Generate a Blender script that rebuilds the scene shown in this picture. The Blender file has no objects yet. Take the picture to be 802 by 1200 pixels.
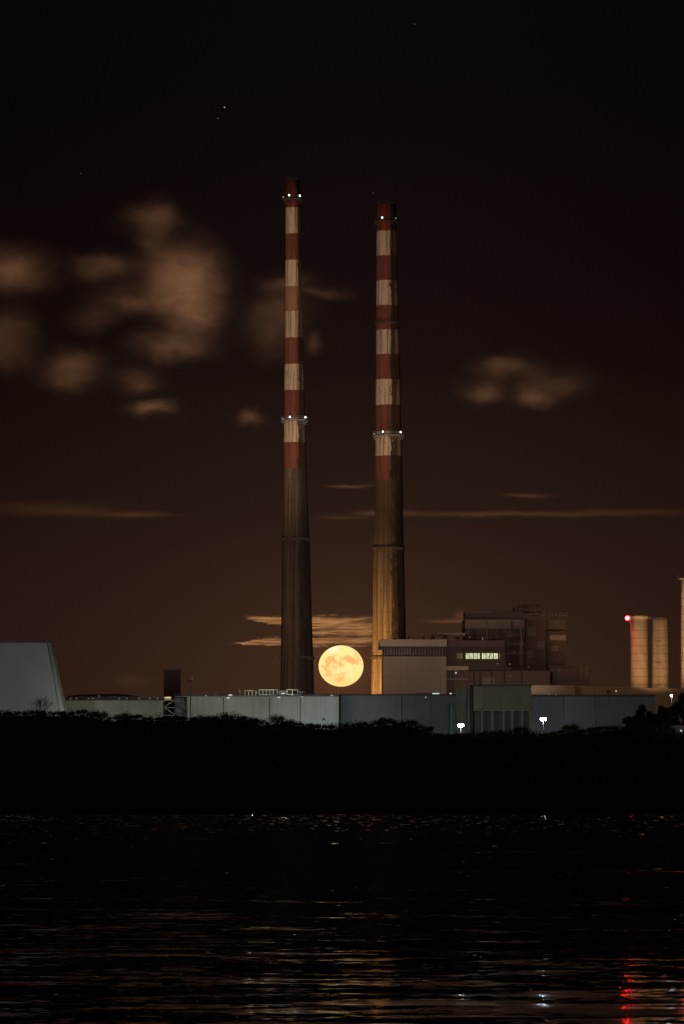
import bpy, math, random
import numpy as np
from mathutils import Vector, noise as mnoise

R = random.Random(7)
S = bpy.context.scene
COL = S.collection
F = 5670.0          # focal length of the photograph in its own pixels (moon = 0.53 deg)
HZ = 880.0          # horizon row
CH = 6.0            # camera height
def lin(v):
    v /= 255.0
    return v / 12.92 if v <= 0.04045 else ((v + 0.055) / 1.055) ** 2.4
def c3(r, g, b): return (lin(r), lin(g), lin(b), 1.0)
def X(px, Y): return (px - 401.0) * Y / F
def Z(py, Y): return CH + (HZ - py) * Y / F

# ------------------------------------------------------------------ camera
cam = bpy.data.cameras.new('camera'); camo = bpy.data.objects.new('camera', cam); COL.objects.link(camo)
camo.location = (0, 0, CH); camo.rotation_euler = (math.radians(90), 0, 0)
cam.sensor_fit = 'HORIZONTAL'; cam.sensor_width = 36; cam.lens = F / 802 * 36
cam.shift_y = (HZ - 600) / 802.0
cam.clip_start = 1; cam.clip_end = 90000
S.camera = camo
S.view_settings.view_transform = 'Standard'; S.view_settings.look = 'None'
S.view_settings.exposure = 0; S.view_settings.gamma = 1

# ------------------------------------------------------------------ node helper
class NT:
    def __init__(s, nt): s.nt = nt
    def n(s, t, **kw):
        o = s.nt.nodes.new(t)
        for k, v in kw.items(): setattr(o, k, v)
        return o
    def put(s, sock, v):
        if hasattr(v, 'is_linked') or hasattr(v, 'links'): s.nt.links.new(v, sock)
        else: sock.default_value = v
    def m(s, op, a, b=None, c=None, clamp=False):
        o = s.n('ShaderNodeMath', operation=op); o.use_clamp = clamp
        s.put(o.inputs[0], a)
        if b is not None: s.put(o.inputs[1], b)
        if c is not None: s.put(o.inputs[2], c)
        return o.outputs[0]
    def noise(s, vec, scale=1, detail=3, rough=0.5, dim='3D'):
        o = s.n('ShaderNodeTexNoise'); s.put(o.inputs['Vector'], vec)
        o.inputs['Scale'].default_value = scale; o.inputs['Detail'].default_value = detail
        o.inputs['Roughness'].default_value = rough
        return o.outputs['Fac']
    def xyz(s, x, y, z):
        o = s.n('ShaderNodeCombineXYZ')
        for i, v in enumerate((x, y, z)): s.put(o.inputs[i], v)
        return o.outputs[0]
    def sep(s, v):
        o = s.n('ShaderNodeSeparateXYZ'); s.put(o.inputs[0], v); return o.outputs
    def rng(s, v, a, b, c=0.0, d=1.0, smooth=True):
        o = s.n('ShaderNodeMapRange', interpolation_type='SMOOTHSTEP' if smooth else 'LINEAR')
        s.put(o.inputs[0], v)
        for i, q in enumerate((a, b, c, d)): s.put(o.inputs[1 + i], q)
        return o.outputs[0]
    def mix(s, f, a, b, bt='MIX'):
        o = s.n('ShaderNodeMix', data_type='RGBA', blend_type=bt)
        s.put(o.inputs[0], f); s.put(o.inputs[6], a); s.put(o.inputs[7], b)
        return o.outputs[2]

# ------------------------------------------------------------------ world: night sky lit by the city, drifting clouds
W = bpy.data.worlds.new('World'); S.world = W; W.use_nodes = True
wt = W.node_tree; wt.nodes.clear(); q = NT(wt)
geo = q.n('ShaderNodeTexCoord')
dx, dy, dz = q.sep(geo.outputs['Generated'])
yy = q.m('MAXIMUM', dy, 0.02)
el = q.m('DIVIDE', dz, q.m('SQRT', q.m('ADD', q.m('MULTIPLY', dx, dx), q.m('MULTIPLY', dy, dy))))
az = q.m('DIVIDE', dx, yy)
ramp = q.n('ShaderNodeValToRGB')
wt.links.new(q.m('MULTIPLY', el, 4.0), ramp.inputs[0])
stops = [(0.0, (58, 39, 28)), (0.09, (52, 35, 26)), (0.2, (39, 26, 19)), (0.32, (24, 15, 12)), (0.42, (19, 11, 10)), (0.52, (14, 8, 8)), (0.66, (10, 7, 7)), (1.0, (7, 5, 6))]
cr = ramp.color_ramp
while len(cr.elements) < len(stops): cr.elements.new(0.5)
for e, (p, k) in zip(cr.elements, stops): e.position = p; e.color = c3(*k)
# the glow is strongest over the port and dimmer, redder towards the sides
side = q.m('ABSOLUTE', q.m('SUBTRACT', az, 0.006))
sf = q.rng(side, 0.0, 0.11, 0.0, 1.0)
sky = q.mix(sf, ramp.outputs[0], q.mix(1.0, ramp.outputs[0], (0.54, 0.43, 0.41, 1), 'MULTIPLY'))
# clouds in azimuth/elevation (degrees-like units, 1 unit = 0.0001)
U = 1 / F
hv = q.xyz(q.m('MULTIPLY', az, 60.0), q.m('MULTIPLY', el, 90.0), 0.0)
wn1 = q.m('SUBTRACT', q.noise(hv, 1.6, 3, 0.55), 0.5)
hv2 = q.xyz(q.m('MULTIPLY', az, 60.0), q.m('MULTIPLY', el, 90.0), 7.0)
wn2 = q.m('SUBTRACT', q.noise(hv2, 1.6, 3, 0.55), 0.5)
azw = q.m('ADD', az, q.m('MULTIPLY', wn1, 34 * U))
elw = q.m('ADD', el, q.m('MULTIPLY', wn2, 34 * U))
def blob(cx, cy, rx, ry, amp, a=azw, e=elw):
    u = q.m('DIVIDE', q.m('SUBTRACT', a, (cx - 401) * U), rx * U)
    v = q.m('DIVIDE', q.m('SUBTRACT', e, (HZ - cy) * U), ry * U)
    r2 = q.m('ADD', q.m('MULTIPLY', u, u), q.m('MULTIPLY', v, v))
    return q.m('MULTIPLY', q.m('EXPONENT', q.m('MULTIPLY', r2, -1.0)), amp)
def total(lst, **k):
    t = None
    for b in lst:
        o = blob(*b, **k); t = o if t is None else q.m('ADD', t, o)
    return t
puffs = total([(222, 338, 29, 36, 1.0), (198, 322, 26, 20, .5), (228, 372, 18, 18, .45), (180, 256, 24, 15, .42), (182, 286, 18, 16, .22), (206, 405, 34, 14, .5), (124, 315, 27, 13, .5),
    (158, 352, 34, 13, .34), (112, 372, 20, 12, .16), (84, 433, 28, 17, .52), (18, 318, 32, 19, .58), (8, 398, 26, 26, .42), (160, 446, 22, 12, .32),
    (176, 479, 21, 7, .55), (295, 491, 14, 6.5, .42), (326, 362, 26, 18, .38), (318, 392, 24, 20, .26), (334, 330, 22, 9, .26), (374, 343, 30, 5, .18), (368, 402, 8, 10, .26),
    (592, 433, 26, 11, .46), (566, 459, 20, 9, .5), (626, 466, 18, 9, .55), (650, 450, 32, 15, .2)])
tex = q.rng(q.noise(q.xyz(q.m('MULTIPLY', az, 95.0), q.m('MULTIPLY', el, 150.0), 3.0), 1.0, 4, 0.5), 0.3, 0.72, 0.6, 1.25)
puffs = q.m('MULTIPLY', puffs, tex)
sky = q.mix(1.0, sky, q.mix(puffs, (0, 0, 0, 1), c3(108, 74, 51)), 'ADD')
azs = q.m('ADD', az, q.m('MULTIPLY', wn1, 30 * U)); els = q.m('ADD', el, q.m('MULTIPLY', wn2, 9 * U))
streak = total([(160, 603, 34, 2.6, .22), (85, 601, 60, 5, .13), (40, 594, 70, 6, .08), (411, 569, 24, 1.6, .4), (620, 581, 24, 2.2, .26), (452, 601, 26, 3.2, .4), (575, 603, 110, 2.4, .26),
    (402, 607, 22, 1.6, .2), (720, 601, 90, 4, .12), (156, 797, 16, 6, .10), (528, 728, 22, 2.2, .45), (538, 721, 6, 5, .3)], a=azs, e=els)
sky = q.mix(1.0, sky, q.mix(streak, (0, 0, 0, 1), c3(110, 70, 46)), 'ADD')
# the bright band of cloud over the moon: two wedges with torn edges
px = q.m('MULTIPLY_ADD', az, F, 401.0); py = q.m('MULTIPLY_ADD', el, -F, HZ)
tn = q.noise(q.xyz(q.m('MULTIPLY', px, 0.045), q.m('MULTIPLY', py, 0.16), 1.0), 1.0, 5, 0.6)
tn2 = q.noise(q.xyz(q.m('MULTIPLY', px, 0.022), q.m('MULTIPLY', py, 0.30), 5.0), 1.0, 4, 0.6)
pyw = q.m('ADD', py, q.m('MULTIPLY', q.m('SUBTRACT', tn, 0.5), 13.0))
def wedge(x0, y0, x1, y1, h1, xe, amp):
    """a cloud that starts as a point at x0 and thickens to half height h1 at x1"""
    t = q.rng(px, x0, x1, 0.0, 1.0, smooth=False)
    h = q.m('MULTIPLY_ADD', t, h1, 0.2)
    cy = q.m('MULTIPLY_ADD', t, y1 - y0, y0)
    v = q.m('DIVIDE', q.m('ABSOLUTE', q.m('SUBTRACT', pyw, cy)), h)
    e = q.rng(v, 0.55, 1.1, 1.0, 0.0)
    e = q.m('MULTIPLY', e, q.rng(px, x0, x0 + 12, 0.0, 1.0))
    e = q.m('MULTIPLY', e, q.rng(px, xe - 60, xe, 1.0, 0.0))
    return q.m('MULTIPLY', e, amp)
wd = q.m('ADD', wedge(282, 723, 375, 734, 12, 478, .85), wedge(268, 755, 320, 752, 5, 478, .75))
wd = q.m('MULTIPLY', wd, q.rng(tn2, 0.36, 0.62, 0.15, 1.2))
sky = q.mix(1.0, sky, q.mix(wd, (0, 0, 0, 1), c3(158, 110, 66)), 'ADD')
# aureole of the moon in the damp air
aur = q.m('ADD', blob(400, 781, 40, 38, .85, a=az, e=el), blob(400, 781, 150, 120, .22, a=az, e=el))
sky = q.mix(1.0, sky, q.mix(aur, (0, 0, 0, 1), c3(70, 38, 16)), 'ADD')
front = q.rng(dy, 0.03, 0.1)
sky = q.mix(front, c3(14, 9, 9), sky)
bg = q.n('ShaderNodeBackground'); wt.links.new(sky, bg.inputs[0]); bg.inputs[1].default_value = 1.0
wo = q.n('ShaderNodeOutputWorld'); wt.links.new(bg.outputs[0], wo.inputs[0])

# ------------------------------------------------------------------ lights
def sun(energy, col, az_deg, el_deg, ang):
    l = bpy.data.lights.new('city_glow', 'SUN'); l.energy = energy; l.color = col; l.angle = math.radians(ang)
    o = bpy.data.objects.new('city_glow', l); COL.objects.link(o)
    a, e = math.radians(az_deg), math.radians(el_deg)      # azimuth from -Y towards -X
    d = Vector((math.sin(a) * math.cos(e), math.cos(a) * math.cos(e), -math.sin(e)))
    o.rotation_euler = d.to_track_quat('-Z', 'Y').to_euler()
sun(0.18, (1.0, .62, .42), 38, 14, 12)
def spot(px_, Y, z, target, power, col, cone, blend=0.5, size=1.0, nm='unseen_flood_beam'):
    l = bpy.data.lights.new(nm, 'SPOT'); l.energy = power; l.color = col; l.spot_size = math.radians(cone); l.spot_blend = blend
    l.shadow_soft_size = size
    o = bpy.data.objects.new(nm, l); COL.objects.link(o); o.location = (X(px_, Y), Y, z)
    d = Vector(target) - o.location
    o.rotation_euler = d.to_track_quat('-Z', 'Y').to_euler()
YL, YR = 1725.0, 1800.0
# unseen spot added above the warehouse roof to light the banded tops
spot(160, 1475, 48, (X(395, YL), YL, 150), 1.45e6, (1.0, .66, .42), 30, .7)
# sodium floods in the yard: foot of the right chimney
spot(378, 1766, 10, (X(452, YR), YR, 42), 2.7e5, (1.0, .50, .14), 95, .9)
# rusty glow on the left chimney's foot
spot(250, 1560, 10, (X(340, YL), YL, 60), 2.4e5, (1.0, .62, .44), 46, .8)
# silos and right stack
spot(765, 1560, 29, (X(772, 1650), 1650, 54), 3.1e5, (1.0, .54, .24), 38, .5)
spot(775, 1565, 31, (X(770, 1620), 1620, 27), 2.5e3, (1.0, .58, .32), 150, .9)
spot(700, 1565, 31, (X(700, 1620), 1620, 27), 5.0e3, (1.0, .58, .32), 150, .8)

# ------------------------------------------------------------------ mesh helper
def tag(o, label=None, cat=None, group=None, kind=None):
    if label: o['label'] = label
    if cat: o['category'] = cat
    if group: o['group'] = group
    if kind: o['kind'] = kind
    return o
def thing(name, loc, label, cat, group=None):
    o = bpy.data.objects.new(name, None); COL.objects.link(o); o.location = loc; o.empty_display_size = 1
    return tag(o, label, cat, group)
class MB:
    def __init__(s): s.v = []; s.f = []; s.mi = []; s.sm = []
    def quad(s, pts, mi=0, sm=False):
        n = len(s.v); s.v += [tuple(p) for p in pts]; s.f.append(tuple(range(n, n + len(pts)))); s.mi.append(mi); s.sm.append(sm)
    def box(s, x0, x1, y0, y1, z0, z1, mi=0, b=0.0):
        if b > 0:   # bevelled vertical and top edges
            n = len(s.v)
            def ring(i, z): return [(x0 + i + b, y0 + i, z), (x1 - i - b, y0 + i, z), (x1 - i, y0 + i + b, z), (x1 - i, y1 - i - b, z), (x1 - i - b, y1 - i, z), (x0 + i + b, y1 - i, z), (x0 + i, y1 - i - b, z), (x0 + i, y0 + i + b, z)]
            s.v += ring(0, z0) + ring(0, z1 - b) + ring(b, z1)
            for k in range(2):
                for j in range(8):
                    a = n + k * 8 + j; c = n + k * 8 + (j + 1) % 8
                    s.f.append((a, c, c + 8, a + 8)); s.mi.append(mi); s.sm.append(False)
            s.f.append(tuple(n + 16 + j for j in range(8))); s.mi.append(mi); s.sm.append(False)
            return
        n = len(s.v)
        s.v += [(x0, y0, z0), (x1, y0, z0), (x1, y1, z0), (x0, y1, z0), (x0, y0, z1), (x1, y0, z1), (x1, y1, z1), (x0, y1, z1)]
        for f in ((0, 1, 5, 4), (1, 2, 6, 5), (2, 3, 7, 6), (3, 0, 4, 7), (4, 5, 6, 7), (3, 2, 1, 0)):
            s.f.append(tuple(n + i for i in f)); s.mi.append(mi); s.sm.append(False)
    def pbox(s, px0, px1, py0, py1, Y0, Y1, mi=0, b=0.0, zb=None):
        """box whose front face covers photo rows py0..py1 and columns px0..px1 at depth Y0"""
        s.box(X(px0, Y0), X(px1, Y0), Y0, Y1, Z(py1, Y0) if zb is None else zb, Z(py0, Y0), mi, b)
    def rings(s, rs, n=32, mi=None, cap=True):
        """lathe: rs = list of (cx, cy, z, r); mi per span"""
        b0 = len(s.v)
        for (cx, cy, z, r) in rs:
            for j in range(n):
                a = 2 * math.pi * j / n
                s.v.append((cx + r * math.cos(a), cy + r * math.sin(a), z))
        for k in range(len(rs) - 1):
            for j in range(n):
                a = b0 + k * n + j; c = b0 + k * n + (j + 1) % n
                s.f.append((a, c, c + n, a + n)); s.mi.append(mi[k] if mi else 0); s.sm.append(True)
        if cap:
            s.f.append(tuple(b0 + (len(rs) - 1) * n + j for j in range(n))); s.mi.append(mi[-1] if mi else 0); s.sm.append(False)
    def tube(s, p, r, q_, r2=None, n=6, mi=0, caps=True):
        p, q_ = Vector(p), Vector(q_); d = (q_ - p)
        if d.length < 1e-6: return
        d.normalize(); u = d.orthogonal().normalized(); w = d.cross(u); r2 = r if r2 is None else r2
        b0 = len(s.v)
        for c, rr in ((p, r), (q_, r2)):
            for j in range(n):
                a = 2 * math.pi * j / n
                s.v.append(tuple(c + (u * math.cos(a) + w * math.sin(a)) * rr))
        for j in range(n):
            a = b0 + j; c = b0 + (j + 1) % n
            s.f.append((a, c, c + n, a + n)); s.mi.append(mi); s.sm.append(True)
        if caps:
            s.f.append(tuple(b0 + n + j for j in range(n))); s.mi.append(mi); s.sm.append(False)
            s.f.append(tuple(b0 + n - 1 - j for j in range(n))); s.mi.append(mi); s.sm.append(False)
    def ball(s, c, r, n=12, m=8, mi=0, sc=(1, 1, 1)):
        b0 = len(s.v)
        for i in range(m + 1):
            t = math.pi * i / m
            for j in range(n):
                a = 2 * math.pi * j / n
                s.v.append((c[0] + r * sc[0] * math.sin(t) * math.cos(a), c[1] + r * sc[1] * math.sin(t) * math.sin(a), c[2] + r * sc[2] * math.cos(t)))
        for i in range(m):
            for j in range(n):
                a = b0 + i * n + j; d = b0 + i * n + (j + 1) % n
                s.f.append((a, a + n, d + n, d)); s.mi.append(mi); s.sm.append(True)
    def build(s, name, mats, parent=None, loc=None):
        if not isinstance(mats, (list, tuple)): mats = [mats]
        base = Vector(parent_world(parent)) if parent else Vector(loc or (0, 0, 0))
        me = bpy.data.meshes.new(name)
        me.from_pydata([(v[0] - base.x, v[1] - base.y, v[2] - base.z) for v in s.v], [], s.f)
        for m in mats: me.materials.append(m)
        me.polygons.foreach_set('material_index', s.mi); me.polygons.foreach_set('use_smooth', s.sm)
        me.update()
        o = bpy.data.objects.new(name, me); COL.objects.link(o)
        if parent: o.parent = parent
        else: o.location = base
        return o
def parent_world(o):
    v = Vector(o.location)
    while o.parent: o = o.parent; v = v + Vector(o.location)
    return v

# ------------------------------------------------------------------ materials
def mat(name):
    m = bpy.data.materials.new(name); m.use_nodes = True
    n = NT(m.node_tree); b = m.node_tree.nodes['Principled BSDF']
    return m, n, b
def emis(name, col, strength):
    m, n, b = mat(name)
    b.inputs['Base Color'].default_value = (0.02, 0.02, 0.02, 1)
    b.inputs['Emission Color'].default_value = col; b.inputs['Emission Strength'].default_value = strength
    return m
def clad(name, col, rough=.75, seam=(0, 0), grime=.35, scale=.06, metal=0.0, streak=.5, dirt=(.03, .026, .022, 1), soft=1.0):
    """painted or cast wall: patchy grime, vertical run-off streaks, panel joints every seam=(horizontal, vertical) metres"""
    m, n, b = mat(name)
    tc = n.n('ShaderNodeTexCoord').outputs['Object']
    x, y, z = n.sep(tc); h = n.m('ADD', x, y)
    g = n.rng(n.noise(tc, scale, 5, .6), .35, .75)
    st = n.rng(n.noise(n.xyz(n.m('MULTIPLY', h, .7), n.m('MULTIPLY', z, .05), 0.0), 1.0, 4, .65), .45, .8)
    k = n.m('ADD', n.m('MULTIPLY', g, grime * .6), n.m('MULTIPLY', st, grime * streak), clamp=True)
    c = n.mix(k, (*col, 1), dirt)
    if seam[0] > 0:
        for coord, w in ((h, seam[0]), (z, seam[1])):
            if w <= 0: continue
            fr = n.m('FRACT', n.m('DIVIDE', coord, w))
            l = n.m('LESS_THAN', fr, .18 / w)
            c = n.mix(n.m('MULTIPLY', l, .3 * soft), c, dirt)
            cell = n.m('FLOOR', n.m('DIVIDE', coord, w))
            wn = n.n('ShaderNodeTexWhiteNoise', noise_dimensions='1D'); n.put(wn.inputs['W'], cell)
            c = n.mix(n.m('MULTIPLY', wn.outputs[0], .16 * (.4 + .6 * soft)), c, dirt)
    n.put(b.inputs['Base Color'], c); b.inputs['Roughness'].default_value = rough; b.inputs['Metallic'].default_value = metal
    return m
def chimney_mat(name, col, dark, soot=1.0, streak=.5, flute=0.0, seed=0.0, dark_span=None):
    m, n, b = mat(name)
    tc = n.n('ShaderNodeTexCoord').outputs['Object']
    x, y, z = n.sep(tc)
    ang = n.m('ARCTAN2', x, n.m('MULTIPLY', y, -1.0))
    sa = n.m('MULTIPLY', n.m('SINE', ang), 6.0); ca = n.m('MULTIPLY', n.m('COSINE', ang), 6.0)
    st = n.noise(n.xyz(n.m('ADD', sa, seed), ca, n.m('MULTIPLY', z, .035)), 1.0, 5, .68)
    fine = n.noise(n.xyz(n.m('MULTIPLY', sa, .75), n.m('MULTIPLY', ca, .75), n.m('MULTIPLY', z, .2)), 1.0, 6, .85)
    k1 = n.m('MULTIPLY', n.rng(st, .44, .64), streak)
    c = n.mix(k1, (*col, 1), (*dark, 1))
    # soot that has run down one side over the years, broken up by weather
    d = n.m('ABSOLUTE', n.m('SUBTRACT', ang, n.m('MULTIPLY_ADD', n.m('SUBTRACT', n.noise(n.xyz(0.0, seed, n.m('MULTIPLY', z, .06)), 1.0, 3, .6), .5), .7, .38)))
    zone = n.rng(d, .04, .50, 1.0, 0.0)
    k2 = n.m('MULTIPLY', n.rng(n.m('ADD', fine, n.m('MULTIPLY', zone, .22)), .55, .67), soot * .92, clamp=True)
    c = n.mix(k2, c, (.012, .009, .008, 1))
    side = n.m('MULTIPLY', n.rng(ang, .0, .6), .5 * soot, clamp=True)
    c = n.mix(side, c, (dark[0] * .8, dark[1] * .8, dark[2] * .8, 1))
    if flute:
        fl = n.rng(n.noise(n.xyz(n.m('MULTIPLY', sa, 1.1), n.m('MULTIPLY', ca, 1.1), 4.0 + seed), 1.0, 2, .5), .42, .58)
        c = n.mix(n.m('MULTIPLY', fl, flute), c, (*dark, 1))
        lift = n.m('LESS_THAN', n.m('FRACT', n.m('DIVIDE', z, 7.5)), .035)
        c = n.mix(n.m('MULTIPLY', lift, .45), c, (*dark, 1))
    if dark_span:      # darker below the painted bands, thinning downwards
        tz = n.rng(n.m('ADD', z, n.m('MULTIPLY', n.m('SUBTRACT', st, .5), 60.0)), dark_span[0], dark_span[1], 0.0, .82)
        c = n.mix(tz, c, (.035, .027, .02, 1))
    n.put(b.inputs['Base Color'], c); b.inputs['Roughness'].default_value = .85
    return m

M = {}
M['white_band'] = chimney_mat('white_band_paint', (.50, .43, .34), (.15, .10, .07), 1.15, .8)
M['red_band'] = chimney_mat('red_band_paint', (.165, .050, .034), (.045, .022, .015), 1.15, .9, seed=3.0)
M['pale_band'] = chimney_mat('pale_band_paint', (.27, .155, .11), (.13, .08, .055), .7, .5, seed=5.0)  # washed-out tone of one red band
M['red_top'] = chimney_mat('sooty_red_paint', (.20, .035, .018), (.015, .008, .006), 1.6, .9, seed=9.0)
M['old_concrete'] = chimney_mat('weathered_concrete', (.26, .20, .14), (.05, .035, .026), 1.0, .7, .5, seed=1.0, dark_span=(45.0, 92.0))
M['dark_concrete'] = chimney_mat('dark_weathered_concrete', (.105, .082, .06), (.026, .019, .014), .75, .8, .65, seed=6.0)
M['steel'] = clad('galvanised_steel', (.24, .25, .25), .55, grime=.4)
M['rust_steel'] = clad('dark_painted_steel', (.07, .055, .05), .7)
M['white_lamp'] = emis('white_warning_lamp_glass', (.80, .90, 1, 1), 2.5)
M['dim_lamp'] = emis('faint_warning_lamp_glass', (.75, .85, 1, 1), .35)
M['flood'] = emis('floodlight_glass', (.84, .90, 1, 1), 80)
M['red_lamp'] = emis('red_lamp_glass', (1, .012, .02, 1), 85)

# ------------------------------------------------------------------ ground, mudflat, bank, water
def plain(name, col, rough=.9, scale=.05, var=.4, spec=None):
    m, n, b = mat(name)
    tc = n.n('ShaderNodeTexCoord').outputs['Object']
    f = n.noise(tc, scale, 6, .6)
    n.put(b.inputs['Base Color'], n.mix(n.rng(f, .3, .7), (*col, 1), tuple(k * (1 - var) for k in col) + (1,)))
    b.inputs['Roughness'].default_value = rough
    if spec is not None: b.inputs['Specular IOR Level'].default_value = spec
    return m
SHORE = CH * F / 75.0
g = MB(); g.quad([(-30000, 1290, 5), (30000, 1290, 5), (30000, 50000, 5), (-30000, 50000, 5)])
tag(g.build('ground', plain('yard_asphalt', (.05, .048, .045))), kind='structure')
g = MB()
ys = [SHORE + 2.0, SHORE + 40, 700, 1000, 1182]; zs = [-.06, .05, .15, .3, .5]
g.v = [(x, y, z) for y, z in zip(ys, zs) for x in (-30000, 30000)]
g.f = [(2 * i, 2 * i + 1, 2 * i + 3, 2 * i + 2) for i in range(4)]; g.mi = [0] * 4; g.sm = [False] * 4
tag(g.build('mudflat', plain('wet_mud', (.028, .025, .022), .95, .02, spec=.05)), kind='structure')

CREST = [(-400, 832), (0, 832), (75, 835), (96, 833), (129, 840), (148, 836), (192, 840), (224, 839), (251, 837), (272, 836), (290, 840), (305, 845), (329, 843), (350, 845),
         (365, 849), (391, 849), (410, 846), (427, 846), (440, 847), (455, 843), (487, 846), (511, 859), (535, 862), (565, 858), (590, 857), (612, 852), (639, 860), (672, 852), (687, 856),
         (709, 850), (726, 850), (739, 853), (761, 857), (802, 864), (1200, 860)]
def crest_py(px): return float(np.interp(px, [a for a, _ in CREST], [b for _, b in CREST]))
YC = 1250.0
SH = 6.0      # shrub mass stands about this many rows above the soil
def bank_z(x, y):
    cz = Z(crest_py(x * F / YC + 401) + SH, YC)
    t = (y - 1180) / 70.0 if y < YC else (1330 - y) / 80.0
    t = max(0, min(1, t)); t = t * t * (3 - 2 * t)
    base = .45 if y < YC else 4.9
    return base + (cz - base) * t + .5 * mnoise.noise(Vector((x * .06, y * .06, 0))) * t
g = MB(); nx, ny = 240, 22
xs = [-420 + 840 * i / nx for i in range(nx + 1)]; yb = [1180 + 150 * j / ny for j in range(ny + 1)]
xs = [-6000] + xs + [6000]
g.v = [(x, y, bank_z(max(-420, min(420, x)), y)) for y in yb for x in xs]
w = len(xs)
for j in range(ny):
    for i in range(w - 1): g.f.append((j * w + i, j * w + i + 1, (j + 1) * w + i + 1, (j + 1) * w + i)); g.mi.append(0); g.sm.append(True)
tag(g.build('bank', plain('bank_soil', (.03, .028, .02), .95, .2, spec=.05)), kind='structure')

# water: a calm ebb tide with long low swells and ruffled patches
wm, n, b = mat('sea_water')
tc = n.n('ShaderNodeTexCoord').outputs['Object']
x, y, z = n.sep(tc)
def nc(vec, detail, rough):
    o = n.n('ShaderNodeTexNoise'); n.put(o.inputs['Vector'], vec); o.inputs['Scale'].default_value = 1; o.inputs['Detail'].default_value = detail; o.inputs['Roughness'].default_value = rough
    return n.sep(o.outputs['Color'])
# smooth slicks between breeze-ruffled water; fewer and smaller further out
big = n.noise(n.xyz(n.m('MULTIPLY', x, .035), n.m('MULTIPLY', y, .11), 2.0), 1.0, 2, .5)
sml = n.noise(n.xyz(n.m('MULTIPLY', x, .26), n.m('MULTIPLY', y, .55), 8.0), 1.0, 4, .65)
tny = n.noise(n.xyz(n.m('MULTIPLY', x, 1.9), n.m('MULTIPLY', y, 2.6), 1.0), 1.0, 3, .6)
fld = n.m('ADD', n.m('ADD', n.m('MULTIPLY', big, .26), n.m('MULTIPLY', sml, .44)), n.m('MULTIPLY', tny, .30))
thr = n.rng(y, 100.0, 235.0, .503, .605, smooth=False)
slick = n.rng(n.m('SUBTRACT', fld, thr), -.008, .012)
k0, k1, k2 = nc(n.xyz(n.m('MULTIPLY', x, 3.1), n.m('MULTIPLY', y, 4.3), 0.0), 2, .6)
w0, w1, w2 = nc(n.xyz(n.m('MULTIPLY', x, .35), n.m('MULTIPLY', y, 1.0), 4.0), 1.5, .5)
sx_r = n.m('MULTIPLY', n.m('SUBTRACT', k0, .5), .45); sx_s = n.m('MULTIPLY', n.m('SUBTRACT', w0, .5), .07)
# ruffled water leans its wavelets towards the shore
sy_r = n.m('ADD', n.m('MULTIPLY', n.m('ABSOLUTE', n.m('SUBTRACT', k1, .5)), 1.9), n.m('MULTIPLY', n.m('ABSOLUTE', n.m('SUBTRACT', k2, .5)), 1.6))
sy_s = n.m('SUBTRACT', n.m('MULTIPLY', n.m('SUBTRACT', w1, .5), .11), n.rng(y, 100.0, 210.0, .0135, .0045, smooth=False))
def lerp(a, c, f): return n.m('ADD', n.m('MULTIPLY', a, n.m('SUBTRACT', 1.0, f)), n.m('MULTIPLY', c, f))
sx = lerp(sx_r, sx_s, slick); sy = n.m('MULTIPLY', lerp(sy_r, sy_s, slick), -1.0)
# sheltered water in the lee of the far shore: glassy low swell
lee = n.m('GREATER_THAN', n.m('ADD', n.noise(n.xyz(n.m('MULTIPLY', x, 1.1), n.m('MULTIPLY', y, .30), 6.0), 1.0, 3, .65), n.rng(y, 280.0, 420.0, -.10, -.005)), .60)
sx = lerp(sx, n.m('MULTIPLY', n.m('SUBTRACT', w0, .5), .22), lee)
ms = n.rng(y, 250.0, 455.0, .0118, .0070, smooth=False)
sl = n.m('MULTIPLY_ADD', n.m('SUBTRACT', w2, .5), .018, ms)
sl = n.m('ADD', sl, n.m('MULTIPLY', n.m('MULTIPLY', n.rng(k2, .64, .68), n.rng(y, 385.0, 415.0)), -.0150))
sy = lerp(sy, sl, lee)
nn = n.n('ShaderNodeVectorMath', operation='NORMALIZE'); n.put(nn.inputs[0], n.xyz(sx, sy, 1.0))
n.put(b.inputs['Normal'], nn.outputs[0])
b.inputs['Base Color'].default_value = (.002, .003, .003, 1); n.put(b.inputs['Roughness'], n.m('MULTIPLY_ADD', lee, -.06, .09)); b.inputs['IOR'].default_value = 1.33
g = MB()
NX, NY = 300, 1500
X0, X1, Y0, Y1 = -48.0, 48.0, 92.0, SHORE + 3
rw = np.random.RandomState(4)
gx, gy = np.meshgrid(np.linspace(X0, X1, NX + 1), np.linspace(Y0, Y1, NY + 1))
hz = np.zeros_like(gx)
for i in range(46):
    lam = 1.2 * (9.0 / 1.2) ** rw.rand(); th = rw.normal(0, .42); k = 2 * math.pi / lam
    a = .0022 * lam ** .95
    hz += a / math.sqrt(46) * 2.2 * np.sin(k * (gx * math.sin(th) + gy * math.cos(th)) + rw.rand() * 6.283)
fade = np.clip(np.minimum(np.minimum(gx - X0, X1 - gx) / 4, np.minimum(gy - Y0, Y1 - gy) / 4), 0, 1)
hz *= fade
co = np.stack([gx, gy, hz], -1).reshape(-1, 3)
me = bpy.data.meshes.new('water')
idx = np.arange((NX + 1) * (NY + 1)).reshape(NY + 1, NX + 1)
fc = np.stack([idx[:-1, :-1], idx[:-1, 1:], idx[1:, 1:], idx[1:, :-1]], -1).reshape(-1, 4)
nv = len(co)
outer = np.array([[-30000, -3000, 0], [30000, -3000, 0], [30000, Y0, 0], [-30000, Y0, 0], [-30000, Y1, 0], [X0, Y1, 0], [X0, Y0, 0], [X1, Y0, 0], [X1, Y1, 0], [30000, Y1, 0]], float)
co = np.concatenate([co, outer])
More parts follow.
